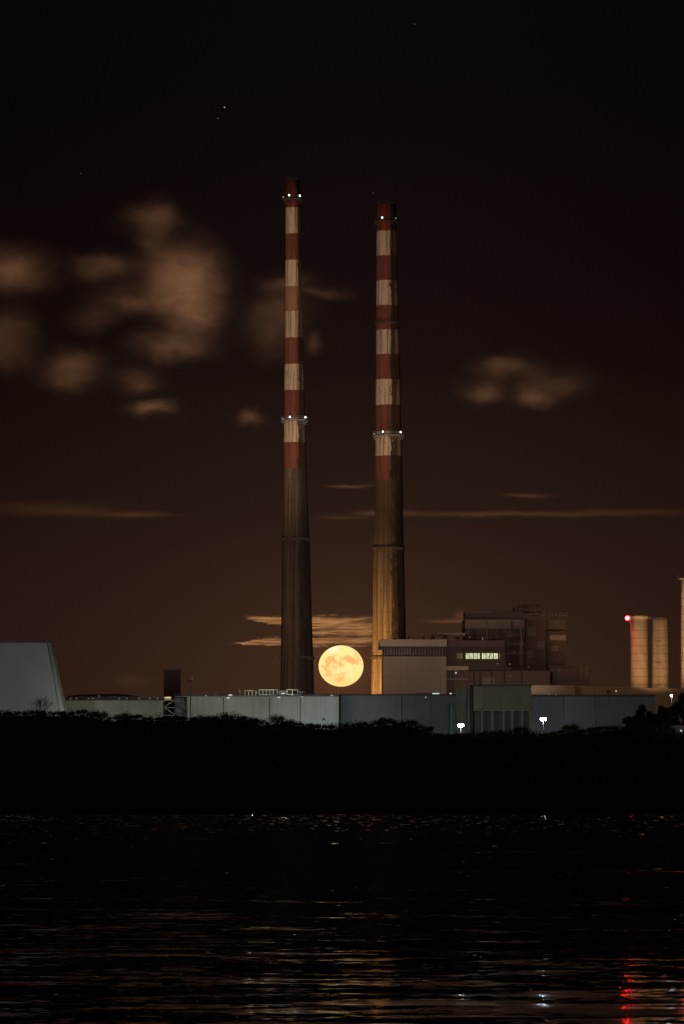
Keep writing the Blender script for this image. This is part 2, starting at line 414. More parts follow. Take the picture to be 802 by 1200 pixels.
of = np.array([[0, 1, 2, 3], [3, 6, 5, 4], [7, 2, 9, 8]]) + nv
fc = np.concatenate([fc, of])
me.vertices.add(len(co)); me.vertices.foreach_set('co', co.ravel())
me.loops.add(fc.size); me.loops.foreach_set('vertex_index', fc.ravel().astype(np.int32))
me.polygons.add(len(fc)); me.polygons.foreach_set('loop_start', np.arange(0, fc.size, 4, dtype=np.int32))
me.polygons.foreach_set('use_smooth', np.ones(len(fc), bool))
me.update(calc_edges=True); me.validate(); me.materials.append(wm)
wo_ = bpy.data.objects.new('water', me); COL.objects.link(wo_); tag(wo_, kind='structure')

# ------------------------------------------------------------------ the two chimneys
def chimney(Y, prof, bands, collars, lamps, rings_, label, conc):
    """prof: (row, left, right); bands: (row0,row1,slot); all measured on the photograph, built at depth Y"""
    rows = [p[0] for p in prof]
    def lr(py): return float(np.interp(py, rows, [p[1] for p in prof])), float(np.interp(py, rows, [p[2] for p in prof]))
    def cr_(py):
        l, r = lr(py); return X((l + r) / 2, Y), (r - l) / 2 * Y / F
    bx = cr_(rows[-1])[0]
    root = thing('striped_chimney', (bx, Y, 5), label, 'chimney', 'pair of tall power station chimneys')
    def ring(py, k=1.0, dz=0): c, r = cr_(py); return (c, Y, Z(py, Y) + dz, r * k)
    cut = sorted(set([a for a, _, _ in bands] + [bands[-1][1]]))
    m = MB()
    py = bands[-1][1]; seq = []
    for a, bb, s_ in reversed(bands):
        steps = max(1, int((bb - a) / 30))
        for k in range(steps): seq.append((bb + (a - bb) * k / steps, s_))
    seq.append((bands[0][0], bands[0][2]))
    rs = [ring(p) for p, _ in seq]
    # wall thickness at the mouth
    c, r = cr_(bands[0][0]); zt = Z(bands[0][0], Y)
    rs += [(c, Y, zt, r - .6), (c, Y, zt - 9, r - .7)]
    mi = [s_ for _, s_ in seq[:-1]] + [bands[0][2], 5]
    m.rings(rs, 56, mi)
    m.build('shaft', [M['white_band'], M['red_band'], M['pale_band'], conc, M['red_top'], M['rust_steel']], root)
    # crown: thin handrail round the mouth
    c, r = cr_(bands[0][0])
    m = MB()
    for k in range(20):
        a = 2 * math.pi * k / 20; p = (c + (r - .2) * math.cos(a), Y + (r - .2) * math.sin(a))
        a2 = 2 * math.pi * (k + 1) / 20; p2 = (c + (r - .2) * math.cos(a2), Y + (r - .2) * math.sin(a2))
        m.tube((*p, zt), .05, (*p, zt + 1.2), n=5)
        m.tube((*p, zt + 1.2), .05, (*p2, zt + 1.2), n=5); m.tube((*p, zt + .6), .04, (*p2, zt + .6), n=5)
    m.build('railing', M['rust_steel'], root)
    for py, ext, style in collars:
        c, r = cr_(py); z0 = Z(py, Y); R1 = r + ext
        m = MB(); n_ = 40
        m.rings([(c, Y, z0 - .5, r + .02), (c, Y, z0 - .35, R1), (c, Y, z0, R1), (c, Y, z0, r + .02)], n_, cap=False)
        pf = m.build('platform', M['steel'] if style else M['rust_steel'], root)
        m = MB()
        for k in range(24):
            a = 2 * math.pi * k / 24; a2 = 2 * math.pi * (k + 1) / 24
            p = (c + R1 * .98 * math.cos(a), Y + R1 * .98 * math.sin(a)); p2 = (c + R1 * .98 * math.cos(a2), Y + R1 * .98 * math.sin(a2))
            m.tube((*p, z0), .06, (*p, z0 + 1.2), n=4); m.tube((*p, z0 + 1.2), .06, (*p2, z0 + 1.2), n=4); m.tube((*p, z0 + .6), .05, (*p2, z0 + .6), n=4)
            pi_ = (c + r * math.cos(a), Y + r * math.sin(a))
            m.tube((*p, z0 - .3), .09, (*pi_, z0 - 1.7), n=4)
        m.build('platform_railing', M['steel'] if style else M['rust_steel'], pf) if style else m.build('platform_railing', M['rust_steel'], pf)
    for py, lx, on in lamps:
        c, r = cr_(py)
        xx = X(lx, Y); R1 = r + 1.25
        dx_ = max(-.999, min(.999, (xx - c) / R1)); yy_ = Y - R1 * math.sqrt(1 - dx_ * dx_)
        rr = .33 if on else .22
        m = MB(); m.ball((xx, yy_ - .35, Z(py, Y)), rr, sc=(1, 1, 1.15))
        l = m.build('warning_lamp', M['white_lamp'] if on else M['dim_lamp'], root)
        m = MB(); m.box(xx - .35, xx + .35, yy_ - .1, yy_ + .25, Z(py, Y) - .45, Z(py, Y) + .45, b=.05)
        m.tube((xx, yy_ + .1, Z(py, Y) - 1.6), .08, (xx, yy_ + .1, Z(py, Y) - .4), n=5)
        m.build('lamp_housing', M['rust_steel'], l)
    # ladder with its cage up the sooty side
    m = MB(); a = math.radians(-90 + 26)
    segs = 44
    for k in range(segs):
        p0 = rows[-1] + (bands[0][0] - rows[-1]) * k / segs; p1 = rows[-1] + (bands[0][0] - rows[-1]) * (k + 1) / segs
        for off in (-.35, .35):
            c0, r0 = cr_(p0); c1, r1 = cr_(p1)
            f = lambda c, r: (c + (r + .35) * math.cos(a) - off * math.sin(a), Y + (r + .35) * math.sin(a) + off * math.cos(a))
            m.tube((*f(c0, r0), Z(p0, Y)), .05, (*f(c1, r1), Z(p1, Y)), n=4)
        for e in range(3):
            pe = p0 + (p1 - p0) * e / 3; c0, r0 = cr_(pe)
            q0 = (c0 + (r0 + .35) * math.cos(a) + .35 * math.sin(a), Y + (r0 + .35) * math.sin(a) - .35 * math.cos(a), Z(pe, Y))
            q1 = (c0 + (r0 + .35) * math.cos(a) - .35 * math.sin(a), Y + (r0 + .35) * math.sin(a) + .35 * math.cos(a), Z(pe, Y))
            m.tube(q0, .04, q1, n=4)
            m.tube(q0, .04, (c0 + (r0 - .1) * math.cos(a), Y + (r0 - .1) * math.sin(a), Z(pe, Y)), n=4)
    m.build('ladder', M['rust_steel'], root)
    for py in rings_:
        c, r = cr_(py); m = MB()
        m.rings([(c, Y, Z(py, Y) - .35, r + .01), (c, Y, Z(py, Y) - .3, r + .35), (c, Y, Z(py, Y) + .3, r + .35), (c, Y, Z(py, Y) + .35, r + .01)], 48, cap=False)
        for k in range(36):
            a_ = 2 * math.pi * k / 36
            m.box(c + (r + .3) * math.cos(a_) - .15, c + (r + .3) * math.cos(a_) + .15, Y + (r + .3) * math.sin(a_) - .15, Y + (r + .3) * math.sin(a_) + .15, Z(py, Y) - 1.0, Z(py, Y) + .2)
        m.build('steel_band', M['rust_steel'], root)
    return root
WB, RB, PB, CO, RT = 0, 1, 2, 3, 4
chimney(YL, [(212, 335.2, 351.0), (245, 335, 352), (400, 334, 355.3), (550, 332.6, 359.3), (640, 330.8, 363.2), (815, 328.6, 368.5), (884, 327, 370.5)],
        [(212, 243.5, RT), (243.5, 274, WB), (274, 305, RB), (305, 336, WB), (336, 365, PB), (365, 396, WB), (396, 427, RB), (427, 457.5, WB), (457.5, 490, RB), (490, 518.5, WB), (518.5, 549.5, RB), (549.5, 884, CO)],
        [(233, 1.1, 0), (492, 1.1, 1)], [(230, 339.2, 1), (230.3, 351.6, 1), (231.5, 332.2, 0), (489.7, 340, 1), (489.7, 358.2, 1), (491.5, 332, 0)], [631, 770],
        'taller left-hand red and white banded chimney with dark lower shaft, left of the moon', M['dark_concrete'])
chimney(YR, [(240, 441.6, 464.5), (271, 441.6, 465), (400, 441, 468.5), (560, 440, 472), (640, 438.4, 473.5), (740, 436.6, 476), (815, 435.3, 477), (884, 434, 479)],
        [(240, 271, RT), (271, 300, WB), (300, 329, RB), (329, 358, WB), (358, 387, RB), (387, 415.5, WB), (415.5, 445, RB), (445, 475, WB), (475, 506, RB), (506, 534.5, WB), (534.5, 563, RB), (563, 884, CO)],
        [(259, .9, 0), (377.5, .5, 0), (510, 1.1, 1)], [(256.5, 448, 1), (256.8, 463.9, 0), (507, 448.8, 1), (507.2, 469.6, 1), (509, 438.6, 0)], [642, 770],
        'right-hand red and white banded chimney with orange-lit concrete foot, right of the moon', M['old_concrete'])

# ------------------------------------------------------------------ moon and stars
mm, n, b = mat('full_moon_surface')
tc = n.n('ShaderNodeTexCoord').outputs['Object']
x, y, z = n.sep(tc)
MR = 100.0
nz = n.n('ShaderNodeTexNoise'); n.put(nz.inputs['Vector'], tc); nz.inputs['Scale'].default_value = .048; nz.inputs['Detail'].default_value = 4
s0, s1, s2 = n.sep(nz.outputs['Color'])
xd = n.m('ADD', n.m('DIVIDE', x, MR), n.m('MULTIPLY', n.m('SUBTRACT', s0, .5), .75)); zd = n.m('ADD', n.m('DIVIDE', z, MR), n.m('MULTIPLY', n.m('SUBTRACT', s1, .5), .75))
# the maria, in disc coordinates (right, up)
maria = [(-.38, .30, .22, .17, .9), (-.60, .12, .16, .22, .5), (-.68, -.18, .16, .30, .75), (-.50, -.40, .22, .16, .6), (-.14, -.62, .22, .13, .9), (.05, -.42, .13, .14, .75),
         (-.32, -.10, .14, .12, .45), (.18, .40, .17, .13, .85), (.40, .30, .16, .14, .95), (.52, .20, .17, .12, .95), (-.02, .06, .14, .12, .6), (.80, .30, .13, .22, .8),
         (.66, .58, .10, .10, .8), (.02, .80, .16, .04, .4), (.90, -.02, .10, .18, .4), (-.15, .12, .5, .30, .25), (.60, -.10, .06, .05, .6), (-.08, .20, .10, .07, .4)]
tot = None
for (a, c, rx, rz, amp) in maria:
    u = n.m('DIVIDE', n.m('SUBTRACT', xd, a), rx); v = n.m('DIVIDE', n.m('SUBTRACT', zd, c), rz)
    gss = n.m('MULTIPLY', n.m('EXPONENT', n.m('MULTIPLY', n.m('ADD', n.m('MULTIPLY', u, u), n.m('MULTIPLY', v, v)), -1.1)), amp)
    tot = gss if tot is None else n.m('ADD', tot, gss)
tot = n.m('ADD', tot, n.m('MULTIPLY', n.m('SUBTRACT', n.noise(tc, .08, 5, .72), .5), 1.6))
f = n.m('MULTIPLY', n.rng(tot, .05, .95), .95)
colr = n.mix(f, c3(255, 236, 156), c3(249, 182, 108))
low = n.rng(z, -95.0, -20.0, 0.45, 0.0)
colr = n.mix(low, colr, c3(255, 190, 95))
rim = n.rng(n.m('ADD', n.m('MULTIPLY', xd, xd), n.m('MULTIPLY', zd, zd)), .75, 1.0, 0.0, .35)
colr = n.mix(rim, colr, c3(255, 205, 120))
rays = n.m('MULTIPLY', n.rng(n.m('ADD', n.m('MULTIPLY', n.m('ADD', x, 38.0), n.m('ADD', x, 38.0)), n.m('MULTIPLY', n.m('SUBTRACT', z, 86.0), n.m('SUBTRACT', z, 86.0))), 200.0, 1500.0, 1.0, 0.0), .6)
colr = n.mix(rays, colr, c3(255, 250, 215))
b.inputs['Base Color'].default_value = (0, 0, 0, 1); b.inputs['Specular IOR Level'].default_value = 0; n.put(b.inputs['Emission Color'], colr); b.inputs['Emission Strength'].default_value = 1.04
YM = 26.3 and MR * F / 26.3
g = MB(); mx, mz = X(399.9, YM), Z(780.6, YM)
g.ball((mx, YM, mz), MR, 64, 40, sc=(1, 1, 24.2 / 26.3))
mo = g.build('full_moon', mm, loc=(mx, YM, mz)); tag(mo, 'golden full moon low in the sky between the two striped chimneys', 'moon')
YS = 30000
sm_ = emis('starlight', (1, .95, .9, 1), .55); sm2 = emis('faint_starlight', (.8, .8, 1, 1), .16)
for i, (a, c, r) in enumerate([(263.2, 125.5, 3.6), (256, 138.5, 3), (437, 226, 2.6), (486, 28, 2.8), (95, 203, 2.2)]):
    g = MB(); g.ball((X(a, YS), YS, Z(c, YS)), r, 8, 6)
    o = g.build('star', sm_ if i == 0 else sm2, loc=(X(a, YS), YS, Z(c, YS)))
    tag(o, 'brightest star, high in the black sky to the upper left of the chimneys' if i == 0 else 'one of the faint stars in the night sky', 'star', None if i == 0 else 'faint stars in the night sky')

# ------------------------------------------------------------------ pale frustum tower, far left
YT = 1450.0
M['pale_panel'] = clad('pale_grey_cladding', (.42, .45, .44), .6, (0, 0), .22, .03)
root = thing('pale_tower', (X(-20, YT), YT + 35, 5), 'big pale grey tower with sloping sides at the left edge', 'tower')
def frustum(pts0, pts1, z0, z1, zt_fn=None):
    m = MB(); n_ = len(pts0)
    m.v = [(p[0], p[1], z0) for p in pts0] + [(p[0], p[1], (zt_fn(p) if zt_fn else z1)) for p in pts1]
    for j in range(n_): m.f.append((j, (j + 1) % n_, n_ + (j + 1) % n_, n_ + j)); m.mi.append(0); m.sm.append(False)
    m.f.append(tuple(range(n_, 2 * n_))); m.mi.append(0); m.sm.append(False)
    return m
zt = Z(753, YT); zb = 5.0
def plan(xl, xr, yf, yb_, ch):
    return [(xl, yf - 0.5), (xr - ch, yf), (xr, yf + ch), (xr, yb_), (xl, yb_)]
# slope measured: right edge 59 -> 75 px between rows 753 and 828
sl = (75 - 59.5) / (828 - 753)
xr_t = X(59.5, YT); xr_b = X(59.5 + sl * (HZ + CH * 0 - 753 + (1) * F / YT), YT)
drop = zt - zb
m = frustum(plan(X(-160, YT), xr_b, YT - 9, YT + 13, 1.3), plan(X(-130, YT), xr_t, YT, YT + 8, 1.1), zb, zt)
m.build('shell', M['pale_panel'], root)
m = MB()
p = plan(X(-130, YT), xr_t, YT, YT + 8, 1.1); k = len(p)
for j in range(k):
    a_, b_ = p[j], p[(j + 1) % k]; m.tube((a_[0], a_[1], zt + .1), .35, (b_[0], b_[1], zt + .1), n=6)
m.build('roof_edge', M['steel'], root)
p0, p1 = plan(X(-160, YT), xr_b, YT - 9, YT + 13, 1.3), plan(X(-130, YT), xr_t, YT, YT + 8, 1.1)
m = MB()
for j in (1, 2): m.tube((p0[j][0], p0[j][1], zb), .12, (p1[j][0], p1[j][1], zt), n=6)
m.build('corner_trim', clad('blue_grey_trim', (.16, .24, .30), .5), root)

# ------------------------------------------------------------------ long pale storage shed under the left chimney
YW = 1500.0
M['cream_wall'] = clad('cream_wall_panels', (.52, .50, .42), .7, (2.4, 0), .4, .05, soft=.35)
M['pale_wall'] = clad('pale_green_grey_panels', (.46, .48, .43), .65, (2.4, 0), .5, .05, soft=.35)
root = thing('storage_shed', (X(300, YW), YW + 20, 5), 'long pale grey flat-roofed shed in front of the left chimney', 'shed')
m = MB(); m.pbox(219.5, 397, 817, 884, YW, YW + 45, zb=5); m.build('wall', M['pale_wall'], root)
m = MB(); m.pbox(205, 397.3, 815.2, 817, YW - .6, YW + 45.5, b=.1); m.build('roof_edge', M['steel'], root)
m = MB(); m.pbox(205.5, 219.4, 818.0, 884, YW + 5, YW + 44, zb=5); m.build('recessed_bay', clad('shaded_bay_panels', (.22, .24, .25), .7, (3, 0)), root)
# vertical drain pipes
for px_ in (262, 316, 352):
    m = MB(); m.tube((X(px_, YW), YW - .25, 5), .12, (X(px_, YW), YW - .25, Z(817.5, YW)), n=6); m.build('drain_pipe', M['steel'], root)
m = MB(); m.pbox(378.2, 381.2, 842.2, 844.4, YW - 1.0, YW - .3, b=.05); m.build('wall_vent', M['rust_steel'], root)
# roof plant
def clutter(name, px0, px1, py_top, posts=5, tier=2, y_off=12, mt=None, py_base=815.2, th=.19):
    m = MB(); Yk = YW + y_off
    za, zb_ = Z(py_base, YW), Z(py_top, Yk)
    x0_, x1_ = X(px0, Yk), X(px1, Yk)
    for t_ in range(tier + 1):
        zz = za + (zb_ - za) * (t_ + .3) / (tier + .3)
        for yy__ in (Yk, Yk + 4): m.tube((x0_, yy__, zz), th, (x1_, yy__, zz), n=5)
    for k in range(posts):
        xx = x0_ + (x1_ - x0_) * k / (posts - 1)
        for yy__ in (Yk, Yk + 4): m.tube((xx, yy__, za), th, (xx, yy__, zb_), n=5)
        m.tube((xx, Yk, zb_), th, (xx, Yk + 4, zb_), n=5)
    return m.build(name, mt or M['steel'], root)
M['bright_pipe'] = clad('aluminium_lagging', (.6, .62, .55), .35, metal=.3, grime=.15)
clutter('pipe_rack', 287, 300, 809.4, 4, 0, mt=M['bright_pipe'])
clutter('pipe_rack', 304, 325, 808.4, 6, 1, mt=M['bright_pipe'])
clutter('pipe_rack', 328, 336, 809.8, 4, 1)
clutter('pipe_rack', 336.5, 349, 808.4, 3, 1, mt=M['bright_pipe'])
clutter('handrail', 349, 358, 810.5, 4, 1)
clutter('handrail', 205, 265, 813.4, 14, 1, 2, th=.07)
clutter('handrail', 358, 396, 813.6, 9, 1, 2, th=.07)
m = MB()
m.tube((X(302, YW + 13), YW + 13, Z(810, YW)), 1.0, (X(327, YW + 13), YW + 13, Z(810, YW)), n=14)
m.build('roof_duct', M['rust_steel'], root)
m = MB(); m.rings([(X(280.4, YW + 8), YW + 8, Z(815.5, YW), .35), (X(280.4, YW + 8), YW + 8, Z(808.6, YW), .3), (X(280.4, YW + 8), YW + 8, Z(806.4, YW), .12)], 10); m.build('roof_vent', M['steel'], root)
M['roof_bulb'] = emis('roof_lamp_glass', (.95, 1, .85, 1), .75); M['dim_bulb'] = emis('small_roof_lamp_glass', (1, .9, .6, 1), .3)
for (px_, py_, wd_, on) in [(270, 814.6, 4.2, 1), (267.5, 817.8, 3.4, 1), (257, 818.8, .9, 1), (241.5, 815.4, 1.3, 0), (327, 817.2, 3, 1), (332, 812.6, 5, 1), (354.3, 816.6, .9, 1), (389, 815.0, 3.4, 0)]:
    m = MB(); Yl = YW - 1.5
    m.box(X(px_ - wd_ / 2, Yl), X(px_ + wd_ / 2, Yl), Yl, Yl + .5, Z(py_, Yl) - .14, Z(py_, Yl) + .14, b=.04)
    l = m.build('roof_lamp', M['roof_bulb'] if on else M['dim_bulb'], root)
    m = MB(); m.box(X(px_ - wd_ / 2, Yl) - .1, X(px_ + wd_ / 2, Yl) + .1, Yl + .1, Yl + 1.1, Z(py_, Yl) + .16, Z(py_, Yl) + .28); m.build('lamp_housing', M['rust_steel'], l)

def point(px_, Y, py_, power, col, size=.15):
    l = bpy.data.lights.new('lamp_glow', 'POINT'); l.energy = power; l.color = col; l.shadow_soft_size = size
    o = bpy.data.objects.new('lamp_glow', l); COL.objects.link(o); o.location = (X(px_, Y), Y, Z(py_, Y)); return o
for px_ in (293, 313, 333, 344): point(px_, YW + 8.5, 809.5, 130, (.95, 1, .8))
point(196.5, 1489.5, 816, 25, (1, .85, .45))

root = thing('cream_warehouse', (X(130, YW), YW + 30, 5), 'low cream warehouse between the pale tower and the small brown stack', 'warehouse')
YQ = YW + 6
m = MB(); m.pbox(60, 192.5, 821, 884, YQ, YQ + 50, zb=5); m.build('wall', M['cream_wall'], root)
m = MB(); m.pbox(60, 192.7, 818.4, 821, YQ - .7, YQ + 50.5, b=.1); m.build('roof_edge', M['rust_steel'], root)
m = MB()
for k in range(34):
    xx = X(76 + k * 3.4, YQ); m.tube((xx, YQ - .4, Z(818.4, YQ)), .06, (xx, YQ - .4, Z(816.6, YQ)), n=4)
for zz in (816.6, 817.5): m.tube((X(76, YQ), YQ - .4, Z(zz, YQ)), .06, (X(191, YQ), YQ - .4, Z(zz, YQ)), n=4)
m.build('handrail', M['steel'], root)
m = MB(); m.rings([(X(115.8, YQ), YQ + 3, Z(818.4, YQ), .5), (X(115.8, YQ), YQ + 3, Z(815.2, YQ), .5), (X(115.8, YQ), YQ + 3, Z(814.4, YQ), .3)], 12); m.build('roof_vent', M['bright_pipe'], root)
for px_ in (83, 90, 104, 109, 140, 149, 163, 176, 185):
    m = MB(); m.ball((X(px_, YQ), YQ - 1.0, Z(818.6, YQ)), .16, 8, 6); l = m.build('roof_lamp', M['dim_bulb'], root)
# dark sheds and hump behind
m = MB(); Yh = 1640
pts = [(76, 818), (80, 815.6), (90, 814.2), (110, 813.4), (135, 813.2), (150, 814.0), (158, 815.2), (164, 818)]
m.v = [(X(a, Yh), Yh, Z(c, Yh)) for a, c in pts] + [(X(a, Yh), Yh + 30, Z(c, Yh)) for a, c in pts] + [(X(a, Yh), Yh, 5) for a, c in pts] + [(X(a, Yh), Yh + 30, 5) for a, c in pts]
for j in range(len(pts) - 1):
    K = len(pts); m.f += [(j, j + 1, K + j + 1, K + j), (2 * K + j, 2 * K + j + 1, j + 1, j), (K + j, K + j + 1, 3 * K + j + 1, 3 * K + j)]; m.mi += [0] * 3; m.sm += [False] * 3
m.f += [(0, len(pts), 3 * len(pts), 2 * len(pts)), (len(pts) - 1, 3 * len(pts) - 1, 4 * len(pts) - 1, 2 * len(pts) - 1)]; m.mi += [0, 0]; m.sm += [False] * 2
tag(m.build('curved_roof_shed', clad('dark_roof_sheet', (.05, .045, .045), .8, (4, 0)), loc=(X(120, Yh), Yh, 5)), 'low dark shed with a shallow curved roof behind the cream warehouse', 'shed')
# brown stack
Yb = 1560
root = thing('brown_stack', (X(201.5, Yb), Yb + 3, 5), 'short square brown stack rising behind the gap between shed and warehouse', 'stack')
m = MB(); m.pbox(192, 211, 786, 884, Yb, Yb + 5.5, zb=5); m.build('casing', clad('brown_sheet_casing', (.085, .042, .034), .7, (0, 0), .4), root)
m = MB(); m.pbox(191.6, 211.4, 784.8, 786, Yb - .1, Yb + 5.6, b=.08); m.build('rim', M['rust_steel'], root)
# stair tower with lit landing
Ys = 1490
root = thing('stair_tower', (X(198, Ys), Ys + 2, 5), 'steel stair tower with a lit yellow landing at the end of the cream warehouse', 'stair tower')
m = MB()
for px_ in (191.6, 205):
    for yy_ in (Ys, Ys + 4): m.tube((X(px_, Ys), yy_, 5), .14, (X(px_, Ys), yy_, Z(815.5, Ys)), n=6)
m.build('frame', M['rust_steel'], root)
for i, py_ in enumerate((820.5, 829, 838, 847)):
    m = MB(); m.pbox(191.6, 205, py_, py_ + .8, Ys, Ys + 4); m.build('landing', M['steel'], root)
    m = MB(); a_ = (X(192.5, Ys), Z(py_ + 8.2, Ys)); b_ = (X(204, Ys), Z(py_, Ys))
    if i % 2: a_, b_ = (b_[0], a_[1]), (a_[0], b_[1])
    m.tube((a_[0], Ys + 1, a_[1]), .2, (b_[0], Ys + 1, b_[1]), n=6); m.tube((a_[0], Ys + 3, a_[1]), .2, (b_[0], Ys + 3, b_[1]), n=6)
    m.build('stair_flight', M['steel'], root)
m = MB(); m.pbox(192.5, 201, 816.2, 820.3, Ys + 1.2, Ys + 3.6, b=.1); cb = m.build('cabin', clad('cabin_panels', (.4, .36, .24), .6), root)
m = MB(); m.pbox(193.2, 200, 817.4, 818.2, Ys + .9, Ys + 1.15); m.build('roof_lamp', emis('landing_lamp_glass', (1, .85, .45, 1), .9), cb)
# tall lamp post with two heads
Yp = 1420
root = thing('lamp_post', (X(223.3, Yp), Yp, 5), 'tall unlit lamp post with twin heads in front of the pale shed', 'lamp post')
m = MB(); m.tube((X(223.3, Yp), Yp, 5), .22, (X(223.3, Yp), Yp, Z(797.5, Yp)), .13, n=8); m.build('pole', M['steel'], root)
m = MB(); m.box(X(220, Yp), X(225, Yp), Yp - .4, Yp + .4, Z(799.3, Yp), Z(797.4, Yp), b=.1); m.build('lamp_head', M['rust_steel'], root)
m = MB()
m.tube((X(223.5, Yp), Yp, Z(797.6, Yp)), .12, (X(226, Yp), Yp, Z(795.6, Yp)), n=6)
m.ball((X(226.6, Yp), Yp, Z(795.2, Yp)), .42, 10, 8, sc=(1.0, 1, .8)); m.build('lamp_head', M['bright_pipe'], root)

# ------------------------------------------------------------------ dark slate tanks / walls in the middle
M['slate_wall'] = clad('slate_wall_panels', (.16, .175, .175), .7, (2.4, 0), .5, .05, soft=.4)
M['slate_wall2'] = clad('slate_blue_panels', (.16, .18, .195), .7, (2.4, 0), .5, .05, soft=.4)
Yt = 1506
root = thing('slate_shed', (X(468, Yt), Yt + 20, 5), 'long dark slate shed below the right chimney and the full moon', 'shed')
m = MB(); m.pbox(397.6, 541, 815.3, 884, Yt, Yt + 50, zb=5); m.build('wall', M['slate_wall'], root)
m = MB(); m.pbox(397.6, 541.3, 813.4, 815.3, Yt - .5, Yt + 50.5, b=.1); m.build('roof_edge', M['rust_steel'], root)
for px_ in (470, 504.5):
    m = MB(); m.tube((X(px_, Yt), Yt - .25, 5), .14, (X(px_, Yt), Yt - .25, Z(815.5, Yt)), n=6); m.build('drain_pipe', M['steel'], root)
for px_, wd_ in ((511, 8), (528.5, 2.5), (499.3, 1.0)):
    m = MB(); Yl = Yt - 1
    m.box(X(px_ - wd_ / 2, Yl), X(px_ + wd_ / 2, Yl), Yl, Yl + .3, Z(812.9 if wd_ > 1.5 else 817.3, Yl) - .15, Z(812.4 if wd_ > 1.5 else 816.8, Yl) + .05, b=.03); m.build('roof_lamp', emis('cool_roof_lamp_glass', (.9, 1, .95, 1), .65), root)
m = MB(); m.tube((X(488, Yt), Yt + 1, Z(812.2, Yt)), .12, (X(508, Yt), Yt + 1, Z(812.4, Yt)), n=6)
m.build('roof_pipe', M['rust_steel'], root)
# right slate wall
Yt2 = 1500
root = thing('slate_hall', (X(695, Yt2), Yt2 + 20, 5), 'slate blue hall right of the concrete blockhouse, below the orange parapet', 'hall')
m = MB(); m.pbox(623.5, 768, 816.3, 884, Yt2, Yt2 + 45, zb=5); m.build('wall', M['slate_wall2'], root)
m = MB(); m.pbox(622.8, 768.5, 814.0, 816.3, Yt2 - .6, Yt2 + 45.5, b=.1); m.build('roof_edge', M['rust_steel'], root)
for px_ in (660, 697):
    m = MB(); m.tube((X(px_, Yt2), Yt2 - .25, 5), .14, (X(px_, Yt2), Yt2 - .25, Z(816.5, Yt2)), n=6); m.build('drain_pipe', M['steel'], root)
for px_ in (643.5, 652):
    m = MB(); m.ball((X(px_, Yt2), Yt2 - 1, Z(813.8, Yt2)), .16, 8, 6); m.build('roof_lamp', M['dim_bulb'], root)

# ------------------------------------------------------------------ concrete blockhouse on columns
Yc = 1440
M['green_conc'] = clad('green_grey_concrete', (.24, .26, .22), .85, (11, 0), .5, .08)
M['light_conc'] = clad('light_concrete', (.32, .33, .29), .85, (0, 0), .35, .1)
root = thing('concrete_blockhouse', (X(590, Yc), Yc + 10, 5), 'square concrete blockhouse standing on columns between the slate sheds', 'building')
m = MB(); m.pbox(566, 623, 804, 831.6, Yc, Yc + 20); m.pbox(555, 566, 804.2, 831.6, Yc + .4, Yc + 20, mi=1); m.build('upper_storey', [M['green_conc'], M['light_conc']], root)  # stronger light on the left part put into a paler concrete
m = MB(); m.pbox(553, 623.4, 802.6, 804, Yc - .3, Yc + 20.3, b=.08); m.build('roof_edge', M['rust_steel'], root)
m = MB(); m.pbox(555, 623.2, 831.6, 833, Yc - .25, Yc + 20, b=.06); m.build('ring_beam', M['light_conc'], root)
for a in (565, 577.3, 590.5, 600.7, 612.6, 622):
    m = MB(); m.pbox(a - 1.1, a + 1.1, 833, 884, Yc, Yc + 1.2, zb=5); m.build('column', M['light_conc'], root)
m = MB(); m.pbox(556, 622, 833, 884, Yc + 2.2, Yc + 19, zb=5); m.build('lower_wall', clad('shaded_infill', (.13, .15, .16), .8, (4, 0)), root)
m = MB(); m.tube((X(549.6, Yc), Yc + .5, 5), .45, (X(549.6, Yc), Yc + .5, Z(806, Yc)), n=10); m.ball((X(549.6, Yc), Yc + .5, Z(806, Yc)), .5, 10, 6); m.build('duct', M['steel'], root)
m = MB(); m.pbox(536, 549, 808, 884, Yc + 2, Yc + 16, zb=5); m.build('annex', clad('annex_panels', (.20, .22, .22), .8, (3, 4)), root)
m = MB(); m.pbox(549, 554.9, 806, 884, Yc + 3, Yc + 16, zb=5); m.build('link_wall', M['rust_steel'], root)
Yk = 1420
root = thing('green_tank', (X(529.2, Yk), Yk, 5), 'slim upright teal tank beside the concrete blockhouse', 'tank')
m = MB(); c_ = X(529.2, Yk); m.rings([(c_, Yk, 5, .8), (c_, Yk, Z(825.5, Yk), .8), (c_, Yk, Z(824.4, Yk), .6), (c_, Yk, Z(824, Yk), .2)], 18); m.build('vessel', clad('teal_paint', (.06, .20, .18), .5, (0, 3)), root)
m = MB(); m.tube((c_ + .9, Yk - .2, 5), .08, (c_ + .9, Yk - .2, Z(826, Yk)), n=5); m.tube((c_ + .9, Yk - .2, Z(826, Yk)), .08, (c_, Yk, Z(825, Yk)), n=5); m.build('pipe', M['steel'], root)

